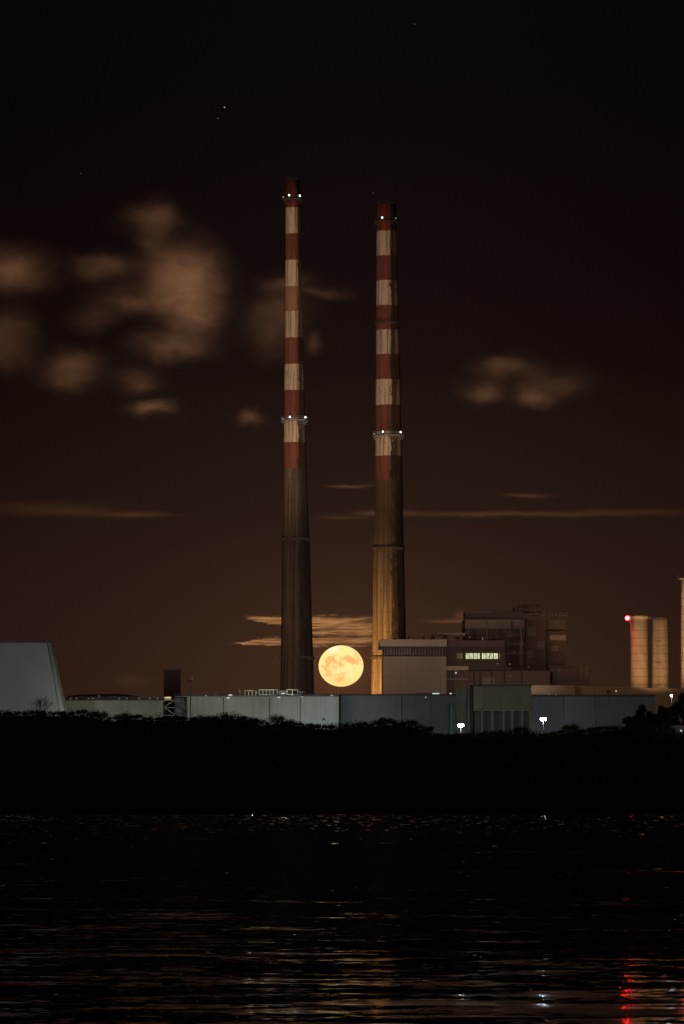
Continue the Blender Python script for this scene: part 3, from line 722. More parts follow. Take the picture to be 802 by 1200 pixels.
# ------------------------------------------------------------------ power station main building
YA = 1690.0
M['hall_wall'] = clad('pinkish_grey_cladding', (.31, .27, .24), .8, (14, 9), .22, .03)
M['parapet'] = clad('light_concrete_parapet', (.40, .35, .30), .8, (10, 0), .25)
M['brown_clad'] = clad('brown_sheet_cladding', (.12, .090, .078), .8, (6, 5), .35, .04)
M['dark_clad'] = clad('dark_sheet_cladding', (.085, .062, .055), .8, (5, 6), .4, .04)
M['red_clad'] = clad('dark_red_cladding', (.095, .060, .050), .8, (4, 7), .4, .04)
M['grey_band'] = clad('grey_louvre_band', (.22, .18, .155), .7, (5, 1.4), .4, .06)
M['dark_glass'], n, b = mat('dark_window_glass'); b.inputs['Base Color'].default_value = (.02, .025, .025, 1); b.inputs['Roughness'].default_value = .12
root = thing('power_station', (X(570, YA), YA + 40, 5), 'dark stepped power station with one row of lit windows beside the right chimney', 'power station')
m = MB(); m.pbox(449.3, 523.3, 770.3, 884, YA, YA + 60, zb=5); m.build('turbine_hall', M['hall_wall'], root)
m = MB(); m.pbox(445.2, 524.2, 749.2, 757.6, YA - 2.5, YA + 60, b=.15); m.build('parapet', M['parapet'], root)
m = MB(); m.pbox(524.4, 592, 750.2, 758.2, YA + 3, YA + 60, b=.15); m.build('rear_parapet', M['brown_clad'], root)
m = MB(); m.pbox(449.8, 523, 757.6, 770.3, YA + 4, YA + 55); m.build('recessed_wall', M['dark_clad'], root)
for a, b2 in ((451, 458), (459, 463.5), (465, 490), (492, 507), (509, 521)):
    m = MB(); m.pbox(a, b2, 760.4, 767.6, YA + 3.7, YA + 3.95); w_ = m.build('window', M['dark_glass'], root)
    m = MB()
    for k in range(int((b2 - a) / 3.2) + 1):
        xx = X(a + k * 3.2, YA + 3.6); m.box(xx - .07, xx + .07, YA + 3.55, YA + 3.69, Z(767.7, YA + 3.7), Z(760.3, YA + 3.7))
    m.build('window_frame', M['steel'], w_)
m = MB(); m.pbox(449.3, 523.6, 769.4, 770.6, YA - .5, YA + 4, b=.08); m.build('sill', M['parapet'], root)
m = MB(); m.pbox(523.3, 592, 758.2, 786, YA + 8, YA + 60); m.build('control_room_wall', M['dark_clad'], root)
M['lit_pane'], n, b = mat('lit_window_pane')
tc = n.n('ShaderNodeTexCoord').outputs['Object']
cc = n.mix(n.rng(n.noise(tc, .9, 3, .5), .35, .65), c3(236, 236, 190), c3(178, 180, 132))
n.put(b.inputs['Emission Color'], cc); b.inputs['Emission Strength'].default_value = 1.0; b.inputs['Base Color'].default_value = (.02, .02, .02, 1)
M['dim_pane'] = emis('dimly_lit_pane', c3(120, 105, 62), .42)
Yw = YA + 7.7
panes = [(546.2, 549.6), (550.4, 554.4), (555.2, 559.2), (560.0, 562.6), (565.0, 569.4), (570.2, 573.8), (574.6, 578.2), (579.2, 583.6)]
for k, (a, b2) in enumerate(panes):
    m = MB(); m.pbox(a, b2, 765.6, 772.2, Yw, Yw + .25); w_ = m.build('window', M['lit_pane'], root)
    m = MB()
    x0_, x1_, z0_, z1_ = X(a, Yw), X(b2, Yw), Z(772.2, Yw), Z(765.6, Yw)
    for bb in ((x0_ - .1, x0_, z0_, z1_), (x1_, x1_ + .1, z0_, z1_), (x0_ - .1, x1_ + .1, z1_, z1_ + .12), (x0_ - .1, x1_ + .1, z0_ - .15, z0_)):
        m.box(bb[0], bb[1], Yw - .12, Yw + .24, bb[2], bb[3])
    xm = (x0_ + x1_) / 2; m.box(xm - .05, xm + .05, Yw - .08, Yw - .01, z0_, z1_)
    m.build('window_frame', M['rust_steel'], w_)
for a, b2 in ((536.4, 538.4), (539.6, 542.2), (584.6, 586.2)):
    m = MB(); m.pbox(a, b2, 765.6, 772.0, Yw, Yw + .25); m.build('window', M['dim_pane'], root, ).__setitem__('label', 'dim window beside the lit row')
m = MB(); m.pbox(523.4, 549.5, 780.6, 785.6, YA + 1.5, YA + 8, b=.1); m.build('canopy', M['parapet'], root)
m = MB(); m.pbox(549.6, 600, 781.5, 785, YA + 3, YA + 8, b=.1); m.build('ledge', M['dark_clad'], root)
m = MB(); m.pbox(523.3, 645, 786, 884, YA + 4, YA + 60, zb=5); m.build('lower_block', M['brown_clad'], root)
m = MB(); m.pbox(524, 549, 795.5, 796.3, YA + 3.4, YA + 4, b=.02); m.build('pipe_run', M['steel'], root)
# boiler house
YB = YA + 30
m = MB(); m.pbox(546, 614.6, 736.5, 884, YB, YB + 45, zb=5); m.build('boiler_house', M['dark_clad'], root)
m = MB(); m.pbox(545.4, 614.6, 725.8, 736.5, YB - .6, YB + 45); m.build('louvre_band', M['grey_band'], root)
m = MB(); m.pbox(546.2, 590, 715.5, 725.8, YB + 4, YB + 40); m.pbox(590, 614.6, 716.6, 725.8, YB + 1, YB + 40); m.build('penthouse', M['brown_clad'], root)
m = MB(); m.pbox(545.0, 641, 725.0, 726.0, YB - 1.0, YB + 44, b=.05); m.build('roof_edge', M['rust_steel'], root)
def rail(px0, px1, py_top, py_bot, Yr, step, mt, nm, par, th=.07):
    m = MB(); k = 0; px_ = px0
    while px_ <= px1 + .01:
        m.tube((X(px_, Yr), Yr, Z(py_bot, Yr)), th, (X(px_, Yr), Yr, Z(py_top, Yr)), n=4); px_ += step
    for t in (0, .5): m.tube((X(px0, Yr), Yr, Z(py_top + (py_bot - py_top) * t, Yr)), th, (X(px1, Yr), Yr, Z(py_top + (py_bot - py_top) * t, Yr)), n=4)
    return m.build(nm, mt, par)
rail(541, 602, 716.2, 719.4, YB + 2, 3.2, M['steel'], 'handrail', root)
rail(614, 666, 718.4, 724.2, YB + 10, 4.2, M['steel'], 'handrail', root)
rail(546, 612, 734.2, 736.6, YB - .8, 3.0, M['steel'], 'handrail', root)
m = MB(); m.pbox(603, 635, 711.6, 716.6, YB + 3, YB + 20, b=.2); m.tube((X(607, YB + 4), YB + 4, Z(711.5, YB)), .5, (X(616, YB + 4), YB + 4, Z(709.4, YB)), n=8)
m.tube((X(616, YB + 4), YB + 4, Z(709.4, YB)), .5, (X(633, YB + 4), YB + 4, Z(710.6, YB)), n=8); m.build('rooftop_plant', M['red_clad'], root)
m = MB(); m.pbox(614.6, 640.5, 726, 884, YB + 3, YB + 40, zb=5); m.pbox(640.5, 663.5, 739.5, 884, YB + 6, YB + 40, zb=5); m.build('bunker_tower', M['red_clad'], root)
m = MB(); m.pbox(614.6, 663.9, 726.6, 727.6, YB + 5, YB + 38, b=.05); m.pbox(640.6, 663, 727.6, 739.5, YB + 12, YB + 30); m.build('conveyor_gantry', M['brown_clad'], root)
for k, (a, b2) in enumerate([(645, 648.3), (648.9, 652), (652.6, 656), (656.6, 659.4), (660, 663.2)]):
    m = MB(); m.pbox(a, b2, 744.2 + (.6 if k == 3 else 0), 750.2, YB + 5.6, YB + 5.9); m.build('tower_window', emis('reddish_lit_pane', c3(150, 105, 85), .2 if k != 3 else .22), root)
m = MB(); m.pbox(645, 691, 782, 884, YA + 12, YA + 55, zb=5); m.build('side_wing', M['brown_clad'], root)
m = MB(); m.pbox(643, 692, 779.8, 782, YA + 11, YA + 56, b=.1); m.build('wing_roof', M['rust_steel'], root)
for a in (676.5, 684, 690):
    m = MB(); m.pbox(a - .5, a + .5, 782, 795.6, YA + 11.5, YA + 12.1); m.build('pilaster', M['dark_clad'], root)
m = MB(); m.pbox(644, 691.2, 795.6, 803.5, YA + 11, YA + 12); m.build('plinth_wall', M['dark_clad'], root)
for a, t0, t1 in ((549, 738, 774), (556, 738, 780), (571, 729, 770), (586, 737, 779), (600, 728, 779), (606.5, 737, 779), (611, 727, 779)):
    m = MB(); m.tube((X(a, YB), YB - 1.1, Z(t1, YB)), .22, (X(a, YB), YB - 1.1, Z(t0, YB)), n=7); m.build('riser_pipe', M['steel'] if int(a) % 2 else M['rust_steel'], root)
for py_ in (745, 755.5, 766):
    m = MB(); m.pbox(594, 614, py_, py_ + .5, YB - 1.5, YB - .1); m.build('gallery', M['steel'], root)
    rail(594, 614, py_ - 3, py_, YB - 1.4, 2.5, M['steel'], 'handrail', root, .06)
for a, b2, t0, t1 in ((551, 562, 746, 752), (566, 577, 746, 752), (581, 590, 745, 753), (618, 628, 735, 745), (630, 638, 752, 760), (618, 625, 762, 770), (646, 655, 757, 763)):
    Yv = YB - .25 if a < 614 else (YB + 2.7 if a < 640 else YB + 5.7)
    m = MB(); k = t0
    while k < t1: m.pbox(a, b2, k, k + .55, Yv, Yv + .2); k += 1.1
    m.build('louvre', M['grey_band'], root)
m = MB(); m.tube((X(608, YB + 5), YB + 5, Z(711, YB)), .14, (X(608, YB + 5), YB + 5, Z(704.5, YB)), .06, n=6); m.build('mast', M['rust_steel'], root)
m = MB(); m.tube((X(629, YB + 5), YB + 5, Z(711, YB)), .25, (X(629, YB + 5), YB + 5, Z(707.4, YB)), n=8); m.build('exhaust_pipe', M['rust_steel'], root)
for a in (527, 531, 556, 563, 577, 592, 612):
    m = MB(); m.tube((X(a, YA), YA + 3.6, 5), .16, (X(a, YA), YA + 3.6, Z(786.5, YA)), n=6); m.build('drain_pipe', M['rust_steel'], root)
m = MB(); m.pbox(566, 580, 794, 804, YA + 3.7, YA + 4.2); m.build('roller_door', M['grey_band'], root)
m = MB(); m.pbox(596, 601, 791, 793.4, YA + 3.7, YA + 4.2); m.build('wall_vent', M['grey_band'], root)
for px_, py_ in ((612.4, 752.5), (603, 764), (620, 781.5), (656, 785.5)):
    m = MB(); m.ball((X(px_, YA), YA + 2, Z(py_, YA)), .17, 8, 6); m.build('wall_lamp', emis('weak_gallery_lamp', c3(170, 130, 95), .35), root)
# roof vents on the turbine hall
for px_, w_, top in ((479, 1.6, 745.2), (496.8, 1.8, 745.6), (507.6, 4.2, 744.6), (522, 5.5, 744.2), (537, 5.5, 745.6), (463, 1.2, 746.6)):
    m = MB(); m.pbox(px_ - w_ / 2, px_ + w_ / 2, top, 749.3, YA + 12, YA + 15, b=.12); m.build('roof_vent', M['dark_clad'], root)
m = MB(); m.pbox(511, 546, 741.6, 744.6, YA + 24, YA + 28, b=.1); m.build('roof_duct', M['parapet'], root)
rail(478, 546, 745.4, 749.4, YA + 10, 5, M['rust_steel'], 'handrail', root)
for px_, py_ in ((583.5, 777.8), (598, 778.2), (551, 746.6), (566, 747.5), (566, 749.2)):
    m = MB(); m.ball((X(px_, YA), YA + 2, Z(py_, YA)), .22, 8, 6); l = m.build('wall_lamp', emis('weak_wall_lamp', c3(170, 140, 110), .5), root)
m = MB(); m.ball((X(534.8, YA), YA + 3.5, Z(788.4, YA)), .28, 8, 6); m.build('wall_lamp', emis('cool_wall_lamp', c3(200, 215, 235), .9), root)
m = MB(); m.ball((X(549.3, YA), YA + 3.5, Z(806.5, YA)), .2, 8, 6); m.build('wall_lamp', emis('cool_wall_lamp_low', c3(200, 215, 235), .6), root)

# orange parapet building
Yo = 1620
M['orange_wall'] = clad('buff_concrete', (.36, .29, .22), .85, (22, 0), .3, .04)
root = thing('buff_building', (X(715, Yo), Yo + 20, 5), 'long low buff building glowing orange below the silos', 'building')
m = MB(); m.pbox(623, 673.8, 804.4, 884, Yo, Yo + 30, zb=5); m.build('wall', M['parapet'], root)
m = MB(); m.v = [(X(674, Yo), Yo + 3, 5), (X(830, Yo), Yo + 3, 5), (X(830, Yo), Yo + 3, Z(808, Yo)), (X(674, Yo), Yo + 3, Z(803.4, Yo)), (X(674, Yo), Yo + 34, 5), (X(830, Yo), Yo + 34, 5), (X(830, Yo), Yo + 34, Z(808, Yo)), (X(674, Yo), Yo + 34, Z(803.4, Yo))]
m.f = [(0, 1, 2, 3), (3, 2, 6, 7), (4, 7, 6, 5), (0, 3, 7, 4), (1, 5, 6, 2)]; m.mi = [0] * 5; m.sm = [False] * 5
m.build('long_wall', M['orange_wall'], root)
m = MB(); m.pbox(622.8, 674, 803.3, 804.4, Yo - .3, Yo + 30.2, b=.05); m.build('coping', M['parapet'], root)
m = MB(); m.tube((X(713, Yo), Yo + 2, Z(815, Yo)), .15, (X(713, Yo), Yo + 2, Z(808.6, Yo)), n=6); m.pbox(711, 715, 808.8, 811, Yo + 1.6, Yo + 2.2, b=.1); m.build('hoist', M['rust_steel'], root)
m = MB(); m.ball((X(722.3, Yo), Yo - .5, Z(810, Yo)), .26, 8, 6); m.build('wall_lamp', emis('amber_wall_lamp', c3(230, 180, 130), 1), root)

# ------------------------------------------------------------------ silos, stack
Yz = 1650
def silo_mat(name, col):
    m, n, b = mat(name); tc = n.n('ShaderNodeTexCoord').outputs['Object']; x, y, z = n.sep(tc)
    ang = n.m('ARCTAN2', x, n.m('MULTIPLY', y, -1.0))
    st = n.rng(n.noise(n.xyz(n.m('MULTIPLY', ang, 5.0), n.m('MULTIPLY', z, .08), 1.0), 1.0, 4, .6), .42, .72)
    c = n.mix(n.m('MULTIPLY', st, .45), (*col, 1), (col[0] * .4, col[1] * .38, col[2] * .36, 1))
    gr = n.rng(n.noise(tc, .35, 5, .6), .4, .8); c = n.mix(n.m('MULTIPLY', gr, .35), c, (.07, .05, .035, 1))
    jt = n.m('LESS_THAN', n.m('FRACT', n.m('DIVIDE', z, 2.62)), .085); c = n.mix(n.m('MULTIPLY', jt, .6), c, (.05, .035, .025, 1))
    sd = n.m('LESS_THAN', n.m('FRACT', n.m('DIVIDE', ang, .62)), .03); c = n.mix(n.m('MULTIPLY', sd, .35), c, (.05, .035, .025, 1))
    n.put(b.inputs['Base Color'], c); b.inputs['Roughness'].default_value = .75; return m
M['silo'] = silo_mat('cream_silo_paint', (.44, .36, .27)); M['silo2'] = silo_mat('worn_silo_paint', (.36, .31, .24))
def silo(px0, px1, py_top, mt, label, extras):
    cx, r = X((px0 + px1) / 2, Yz), (px1 - px0) / 2 * Yz / F; zt_ = Z(py_top + 2.2, Yz)
    root = thing('silo', (cx, Yz, 5), label, 'silo', 'pair of tall silos')
    m = MB(); m.rings([(cx, Yz, 5, r), (cx, Yz, zt_, r)], 40); m.build('shell', mt, root)
    m = MB(); m.rings([(cx, Yz, zt_ - .6, r), (cx, Yz, zt_ - .5, r + .18), (cx, Yz, zt_ + .35, r + .18), (cx, Yz, zt_ + .8, r * .6), (cx, Yz, zt_ + .9, .1)], 40); m.build('cap', M['rust_steel'] if extras else mt, root)
    m = MB(); a = math.radians(-90 + (-18 if extras else 55))
    for s_ in (-.3, .3): m.tube((cx + (r + .2) * math.cos(a) + s_, Yz + (r + .2) * math.sin(a), 5), .06, (cx + (r + .2) * math.cos(a) + s_, Yz + (r + .2) * math.sin(a), zt_), n=4)
    z_ = 6
    while z_ < zt_: m.tube((cx + (r + .2) * math.cos(a) - .3, Yz + (r + .2) * math.sin(a), z_), .04, (cx + (r + .2) * math.cos(a) + .3, Yz + (r + .2) * math.sin(a), z_), n=4); z_ += .6
    m.build('ladder', M['rust_steel'], root)
    if extras:
        for py_ in (752, 777, 803):
            m = MB(); m.box(cx + (r + .1) * math.cos(a) - .9, cx + (r + .1) * math.cos(a) + .9, Yz - r - .9, Yz - r + .25, Z(py_, Yz), Z(py_, Yz) + .25); m.build('rest_platform', M['rust_steel'], root)
    return root
silo(739.3, 759.8, 721.5, M['silo'], 'left of the two silos, clean cream shell beside the red lamp', False)
silo(764.3, 784.0, 723.2, M['silo2'], 'right of the two silos, worn shell with ladder platforms', True)
m = MB(); m.pbox(759.6, 764.5, 724.2, 725.0, Yz - 1, Yz + 1); m.pbox(761.6, 763.0, 722.2, 724.2, Yz - .5, Yz + .5); tag(m.build('walkway', M['rust_steel'], loc=(X(762, Yz), Yz, Z(725, Yz))), 'short steel walkway joining the tops of the two silos', 'walkway')
# red obstruction lamp on its bracket
Yr = Yz - 3
root = thing('red_obstruction_lamp', (X(736, Yr), Yr, Z(726.5, Yr)), 'glowing red warning lamp on a bracket left of the silo top', 'warning lamp')
m = MB(); m.ball((X(735.6, Yr), Yr, Z(724.4, Yr)), .72, 14, 10); m.build('lens', M['red_lamp'], root)
m = MB(); m.tube((X(735.6, Yr), Yr, Z(728, Yr)), .1, (X(735.6, Yr), Yr, Z(725.8, Yr)), n=6); m.tube((X(735.6, Yr), Yr, Z(728, Yr)), .1, (X(741, Yr), Yz - 2, Z(728, Yr)), n=6); m.build('bracket', M['rust_steel'], root)
m = MB(); m.box(X(735.6, Yr) + .85, X(735.6, Yr) + 1.0, Yr - 1.0, Yr + 1.4, Z(731, Yr), Z(720.0, Yr), b=.02); m.build('added_shade_plate', M['rust_steel'], root)  # added plate blocking the red lamp's light from the silo
# the stack at the right edge
Ye = 1640
root = thing('edge_stack', (X(812, Ye), Ye, 5), 'orange-lit concrete stack cut off by the right edge', 'stack')
cx, r = X(811.5, Ye), 13.2 * Ye / F
m = MB(); m.rings([(cx, Ye, 5, r), (cx, Ye, Z(700, Ye), r * .985), (cx, Ye, Z(677, Ye), r * .98)], 40); m.build('shaft', M['silo'], root)
m = MB(); m.rings([(cx, Ye, Z(679.4, Ye), r), (cx, Ye, Z(678.6, Ye), r + 1.2), (cx, Ye, Z(678, Ye), r + 1.2), (cx, Ye, Z(678, Ye), r - .1)], 32, cap=False); m.build('platform', M['silo2'], root)
m = MB()
for k in range(24):
    a, a2 = 2 * math.pi * k / 24, 2 * math.pi * (k + 1) / 24; f = lambda t: (cx + (r + 1.1) * math.cos(t), Ye + (r + 1.1) * math.sin(t))
    m.tube((*f(a), Z(678, Ye)), .05, (*f(a), Z(674.5, Ye)), n=4); m.tube((*f(a), Z(674.5, Ye)), .05, (*f(a2), Z(674.5, Ye)), n=4)
m.build('railing', M['rust_steel'], root)
m = MB(); m.ball((X(806, Ye), Ye - r, Z(671.5, Ye)), .55, 12, 8); l = m.build('warning_lamp', M['red_lamp'], root)
# small floodlit wall at far right
Yf = 1340
root = thing('low_wall', (X(800, Yf), Yf, 5), 'low pale wall catching light at the right edge', 'wall')
m = MB(); m.pbox(757, 850, 850.6, 884, Yf, Yf + 1, zb=4.5); m.build('panel', clad('pale_render', (.34, .33, .32), .8, (5, 0)), root)
m = MB(); m.pbox(757, 850, 850, 850.6, Yf - .15, Yf + 1.15); m.build('coping', M['steel'], root)
m = MB(); m.ball((X(798.3, Yf), Yf - 1, Z(856.6, Yf)), .22, 8, 6); tag(m.build('bulkhead_lamp', emis('bulkhead_lamp_glass', (.85, .9, 1, 1), 1.0), loc=(X(798.3, Yf), Yf - 1, Z(856.6, Yf))), 'tiny white lamp low on the pale wall at the right edge', 'lamp')

# ------------------------------------------------------------------ floodlight masts seen over the scrub
def mast(px_, py_, Y, label, r=.42, heads=2, power=1500, group='lit floodlight masts'):
    zl = Z(py_, Y)
    root = thing('floodlight_mast', (X(px_, Y), Y, bank_z(X(px_, Y), Y) if Y < 1330 else 5), label, 'floodlight', group)
    m = MB(); m.tube((X(px_, Y), Y, root.location.z), .14, (X(px_, Y), Y, zl + .1), .1, n=8); m.build('pole', M['steel'], root)
    if heads > 1:
        m = MB(); m.tube((X(px_, Y) - .75, Y, zl - .1), .07, (X(px_, Y) + .75, Y, zl - .1), n=6); m.build('crossbar', M['steel'], root)
    for k in range(heads):
        ox = (k - (heads - 1) / 2) * .8
        hm = MB(); hm.box(X(px_, Y) + ox - .26, X(px_, Y) + ox + .26, Y - .12, Y + .25, zl - .3, zl + .42, b=.05); h = hm.build('lamp_head', M['rust_steel'], root)
        m = MB(); m.ball((X(px_, Y) + ox, Y - .3, zl + .06), .38 if heads > 1 else .32, 12, 8, sc=(1, .5, 1)); m.build('lens', M['flood'], h)
    return root
mast(540.2, 850.6, 1278, 'left of the two bright floodlight masts, just left of the blockhouse foot')
mast(637.0, 843.2, 1278, 'right of the two bright floodlight masts, right of the concrete blockhouse')
mast(787.2, 815.4, 1560, 'small single white lamp beside the dark trees below the right silo', heads=1, group=None)

# local work lights and one added spot washing the walls (hidden from the shore by the bank)
def wash(px_, Y, z, tp, power, col, cone=120, blend=1.0, size=.8): spot(px_, Y, z, tp, power, col, cone, blend, size, 'unseen_wash_light')
wash(386, 1474, 9, (X(384, YW), YW, 12), 6500, (.78, .96, 1.0), 120)
wash(330, 1425, 13, (X(325, YW), YW, 18), 11000, (.93, 1.0, .88), 130)
wash(255, 1430, 13, (X(255, YW), YW, 18), 9000, (.95, 1.0, .86), 130)
wash(135, 1430, 13, (X(135, YW), YW, 18), 14000, (1.0, .92, .72), 130)
wash(0, 1330, 12, (X(10, YT), YT, 25), 48000, (.72, .95, 1.0), 110)
wash(590, 1385, 12, (X(590, Yc), Yc, 18), 8500, (.93, 1.0, .86), 120)
wash(468, 1430, 12, (X(468, Yt), Yt, 16), 4600, (.8, .95, 1.0), 140)
wash(655, 1440, 12, (X(650, Yt2), Yt2, 16), 4200, (.8, .92, 1.0), 130)
wash(641, 1474, 11, (X(641, Yt2), Yt2, 12), 1500, (.72, .82, 1.0), 140)
wash(720, 1430, 12, (X(720, Yt2), Yt2, 18), 4500, (1, .92, .8), 130)
wash(790, 1322, 10, (X(790, Yf), Yf, 12), 250, (.95, .95, 1.0), 140)
wash(480, 1560, 30, (X(500, YA), YA, 42), 60000, (1.0, .67, .50), 62)
wash(600, 1575, 40, (X(610, YA + 30), YA + 30, 52), 75000, (1.0, .70, .52), 60)  # added unseen spot, lifts the boiler house as haze would
wash(648, 1575, 30, (X(648, Yo), Yo, 27), 900, (1.0, .70, .48), 130)

# ------------------------------------------------------------------ scrub and trees on the bank
M['leaf'], n, b = mat('dark_scrub_leaf')
b.inputs['Base Color'].default_value = (.045, .055, .025, 1); b.inputs['Roughness'].default_value = .8; b.inputs['Specular IOR Level'].default_value = .15
oi = n.n('ShaderNodeTexCoord').outputs['Object']
n.put(b.inputs['Base Color'], n.mix(n.noise(oi, .8, 2, .5), (.05, .06, .025, 1), (.03, .035, .018, 1)))
M['bark'] = plain('grey_brown_bark', (.05, .04, .03), .9, 1.0)
def shrub_mesh(seed, w_, h_, nleaf, lobes):
    rr = random.Random(seed); T = MB(); L = MB()
    cs = []
    for k in range(lobes):
        a = rr.uniform(-1, 1); cs.append((a * w_ * .5 * .75, rr.uniform(-.5, .5) * w_ * .6, h_ * (.35 + .42 * rr.random() * (1 - .55 * a * a)), rr.uniform(.16, .30) * w_))
    for c_ in cs:
        mid_ = (c_[0] * .4, c_[1] * .4, c_[2] * .5)
        T.tube((c_[0] * .08, 0, -1.5), .12, mid_, .08, n=5); T.tube(mid_, .08, c_[:3], .04, n=5)
        for k in range(5):
            d = Vector((rr.gauss(0, 1), rr.gauss(0, 1), abs(rr.gauss(0, 1)) + .4)).normalized() * c_[3] * rr.uniform(.9, 1.45)
            T.tube(c_[:3], .035, (c_[0] + d.x, c_[1] + d.y, c_[2] + d.z), .015, n=3)
    for k in range(nleaf):
        c_ = rr.choice(cs); d = Vector((rr.gauss(0, 1), rr.gauss(0, 1), rr.gauss(0, .8))).normalized() * c_[3] * rr.random() ** .4 * rr.uniform(.75, 1.25)
        p = Vector(c_[:3]) + d
        if p.z < -.5: continue
        s_ = rr.uniform(.09, .2); u = Vector((rr.gauss(0, 1), rr.gauss(0, 1), rr.gauss(0, 1))).normalized(); v = u.orthogonal().normalized()
        L.quad([p - u * s_, p + v * s_ * .6, p + u * s_, p - v * s_ * .6])
    return T, L
def bare_mesh(seed, w_, h_):
    rr = random.Random(seed); T = MB()
    def br(p, d, l, r, dep):
        e = p + d * l; T.tube(p, r, e, r * .65, n=4)
        if dep == 0: return
        for k in range(rr.choice((2, 3, 3))):
            nd = (d + Vector((rr.gauss(0, .5), rr.gauss(0, .4), rr.gauss(.05, .28)))).normalized(); br(e, nd, l * rr.uniform(.6, .85), r * .62, dep - 1)
    for k in range(7):
        d = Vector((rr.uniform(-.9, .9) * w_ / h_ * .6, rr.uniform(-.4, .4), 1)).normalized(); br(Vector((rr.uniform(-.4, .4) * w_ * .4, 0, -1.0)), d, h_ * .34, .10, 4)
    return T
protos = []
for s_, (w_, h_, nl, lb) in enumerate([(5.5, 3.2, 1700, 7), (4.2, 2.6, 1300, 5), (7.0, 3.8, 2300, 9), (5.0, 4.2, 1700, 6), (6.0, 2.8, 1800, 8)]):
    T, L = shrub_mesh(20 + s_, w_, h_, nl, lb)
    t_ = T.build('stem', M['bark']); l_ = L.build('foliage', M['leaf']); protos.append((t_, l_, w_, h_))
    COL.objects.unlink(t_); COL.objects.unlink(l_)
def zone_label(px_):
    for lim, lb in ((84, 'dark scrub bush on the bank below the pale sloping tower'), (205, 'dark scrub bush on the bank below the cream warehouse'),
                    (398, 'dark scrub bush on the bank below the long pale shed'), (528, 'dark scrub bush on the bank below the dark slate shed'),
                    (626, 'dark scrub bush on the bank below the concrete blockhouse'), (740, 'dark scrub bush on the bank below the slate blue hall')):
        if px_ < lim: return lb
    return 'dark scrub bush on the bank below the low pale wall'
def place_shrub(px_, Y, k, sc, top=None):
    t_, l_, w_, h_ = protos[k]; x_ = X(px_, Y); z_ = bank_z(x_, Y)
    lb = zone_label(px_)
    r_ = thing('scrub_bush', (x_, Y, z_ - .2), lb, 'bush', lb.replace('dark scrub bush', 'dark scrub bushes'))
    r_.scale = (sc * R.uniform(.85, 1.2) * R.choice((-1, 1)), sc, sc * R.uniform(.75, 1.15)); r_.rotation_euler[2] = R.uniform(-.5, .5)
    for s_ in (t_, l_):
        c_ = s_.copy(); COL.objects.link(c_); c_.parent = r_
px_ = -14
while px_ < 822:
    place_shrub(px_, YC + R.uniform(-4, 6), R.randrange(5), R.uniform(.38, .66)); px_ += R.uniform(8, 13)
px_ = -10
while px_ < 815:
    place_shrub(px_, YC - 16 + R.uniform(-5, 5), R.randrange(5), R.uniform(.4, .7)); px_ += R.uniform(22, 32)
# mounded foreground scrub that covers the slope: one uncountable mass
L = MB()
for k in range(42000):
    x_ = R.uniform(-100, 100); y_ = R.uniform(1190, 1262); z_ = bank_z(x_, y_)
    hgt_ = 1.0 + 1.2 * (mnoise.noise(Vector((x_ * .16, y_ * .16, 3))) + .35)
    p = Vector((x_, y_, z_ + R.random() * max(.3, hgt_))); s_ = R.uniform(.12, .26)
    u = Vector((R.gauss(0, 1), R.gauss(0, 1), R.gauss(0, 1))).normalized(); v = u.orthogonal().normalized()
    L.quad([p - u * s_, p + v * s_ * .6, p + u * s_, p - v * s_ * .6])
o = L.build('undergrowth', M['leaf']); tag(o, 'black undergrowth covering the whole shoreline bank', 'undergrowth', kind='stuff')
# bare twiggy shrub under the pale tower
for (pxb, hh, ww, lb, sd) in ((47, 6.0, 8.0, 'leafless twiggy shrub silhouetted against the pale tower', 5),):
    root = thing('bare_shrub', (X(pxb, 1246), 1246, bank_z(X(pxb, 1246), 1246)), lb, 'shrub')
    T = bare_mesh(sd, ww, hh); T.v = [(v[0] + root.location.x, v[1] + 1246, v[2] + root.location.z) for v in T.v]
    T.build('branches', M['bark'], root)
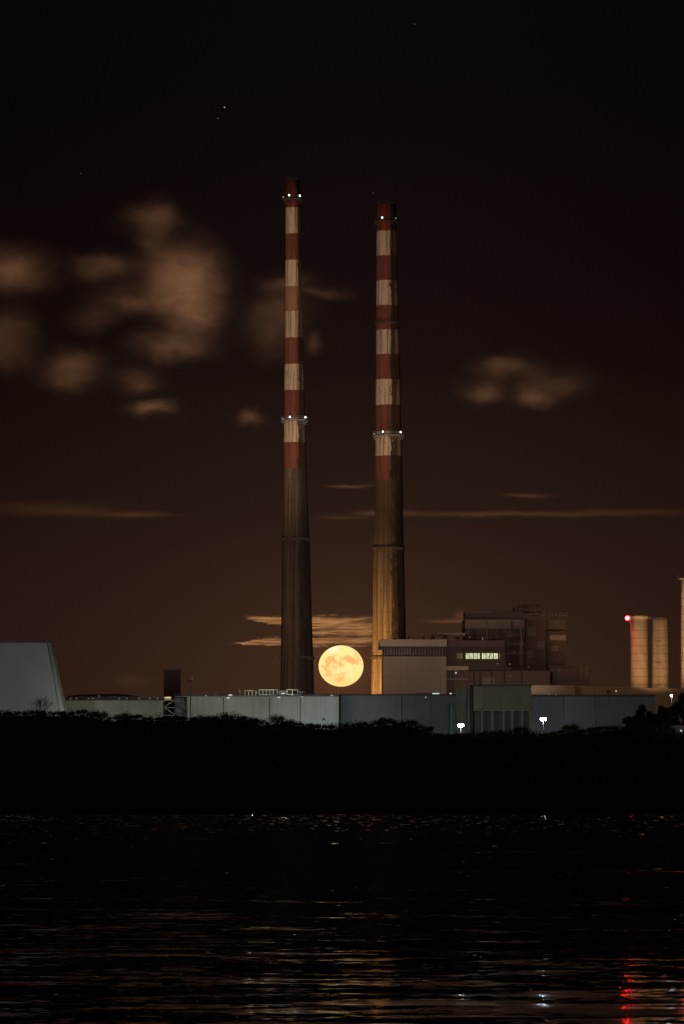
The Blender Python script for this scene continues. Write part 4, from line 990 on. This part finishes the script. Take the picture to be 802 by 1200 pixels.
# trees at the right, a dark rounded mound
def tree(px_, Y, py_top, wpx, label, seed, name='dark_tree', nl=11000, group=None, py_low=862):
    rr = random.Random(seed); x_ = X(px_, Y); z0 = bank_z(x_, Y) if Y < 1330 else 5.0; ht = Z(py_top, Y) - z0; w_ = wpx * Y / F
    root = thing(name, (x_, Y, z0), label, 'tree', group)
    T = MB(); T.tube((x_, Y, z0 - .5), .4, (x_ + .2, Y, z0 + ht * .35), .26, n=8); L = MB()
    cs = []
    for k in range(34):
        a = rr.uniform(-1, 1); c_ = Vector((x_ + a * w_ * .42, Y + rr.uniform(-.35, .35) * w_, z0 + ht * (.15 + .74 * rr.random() ** .8 * (1 - .45 * a * a)))); cs.append((c_, rr.uniform(.09, .17) * w_))
        T.tube((x_ + .2, Y, z0 + ht * .35), .16, c_, .06, n=5)
        for q_ in range(5):
            e = c_ + Vector((rr.gauss(0, 1), rr.gauss(0, 1), rr.gauss(.3, .8))).normalized() * cs[-1][1]; T.tube(c_, .06, e, .02, n=4)
    T.build('trunk', M['bark'], root)
    for k in range(nl):
        c_, rd = rr.choice(cs); d = Vector((rr.gauss(0, 1), rr.gauss(0, 1), rr.gauss(0, .85))).normalized() * rd * rr.random() ** .4 * rr.uniform(.8, 1.2)
        p = c_ + d; s_ = rr.uniform(.14, .3); u = Vector((rr.gauss(0, 1), rr.gauss(0, 1), rr.gauss(0, 1))).normalized(); v = u.orthogonal().normalized()
        L.quad([p - u * s_, p + v * s_ * .6, p + u * s_, p - v * s_ * .6])
    L.build('crown', M['leaf'], root); return root
tree(741, 1345, 829, 26, 'small dark tree at the left end of the clump below the silos', 3)
tree(757, 1365, 819.5, 30, 'broad dark tree in the middle of the clump below the silos', 4)
tree(779, 1350, 821, 28, 'dark tree in the clump below the right silo, right of its small lamp', 5)
tree(801, 1370, 808, 30, 'tallest dark tree at the right edge of the photo', 6)
tree(768, 1335, 836, 30, 'low dark tree in front of the clump at the right', 8)
tree(792, 1343, 818, 26, 'dense dark tree just left of the tallest one at the right edge', 11)
tree(752, 1340, 832, 30, 'low spreading dark tree against the end of the slate blue hall', 12)
tree(778, 1332, 842, 26, 'squat dark bush-like tree at the left end of the low pale wall', 13, nl=6000)
tree(788, 1338, 850.5, 12, 'small bush-like tree in front of the low pale wall', 9, nl=900)
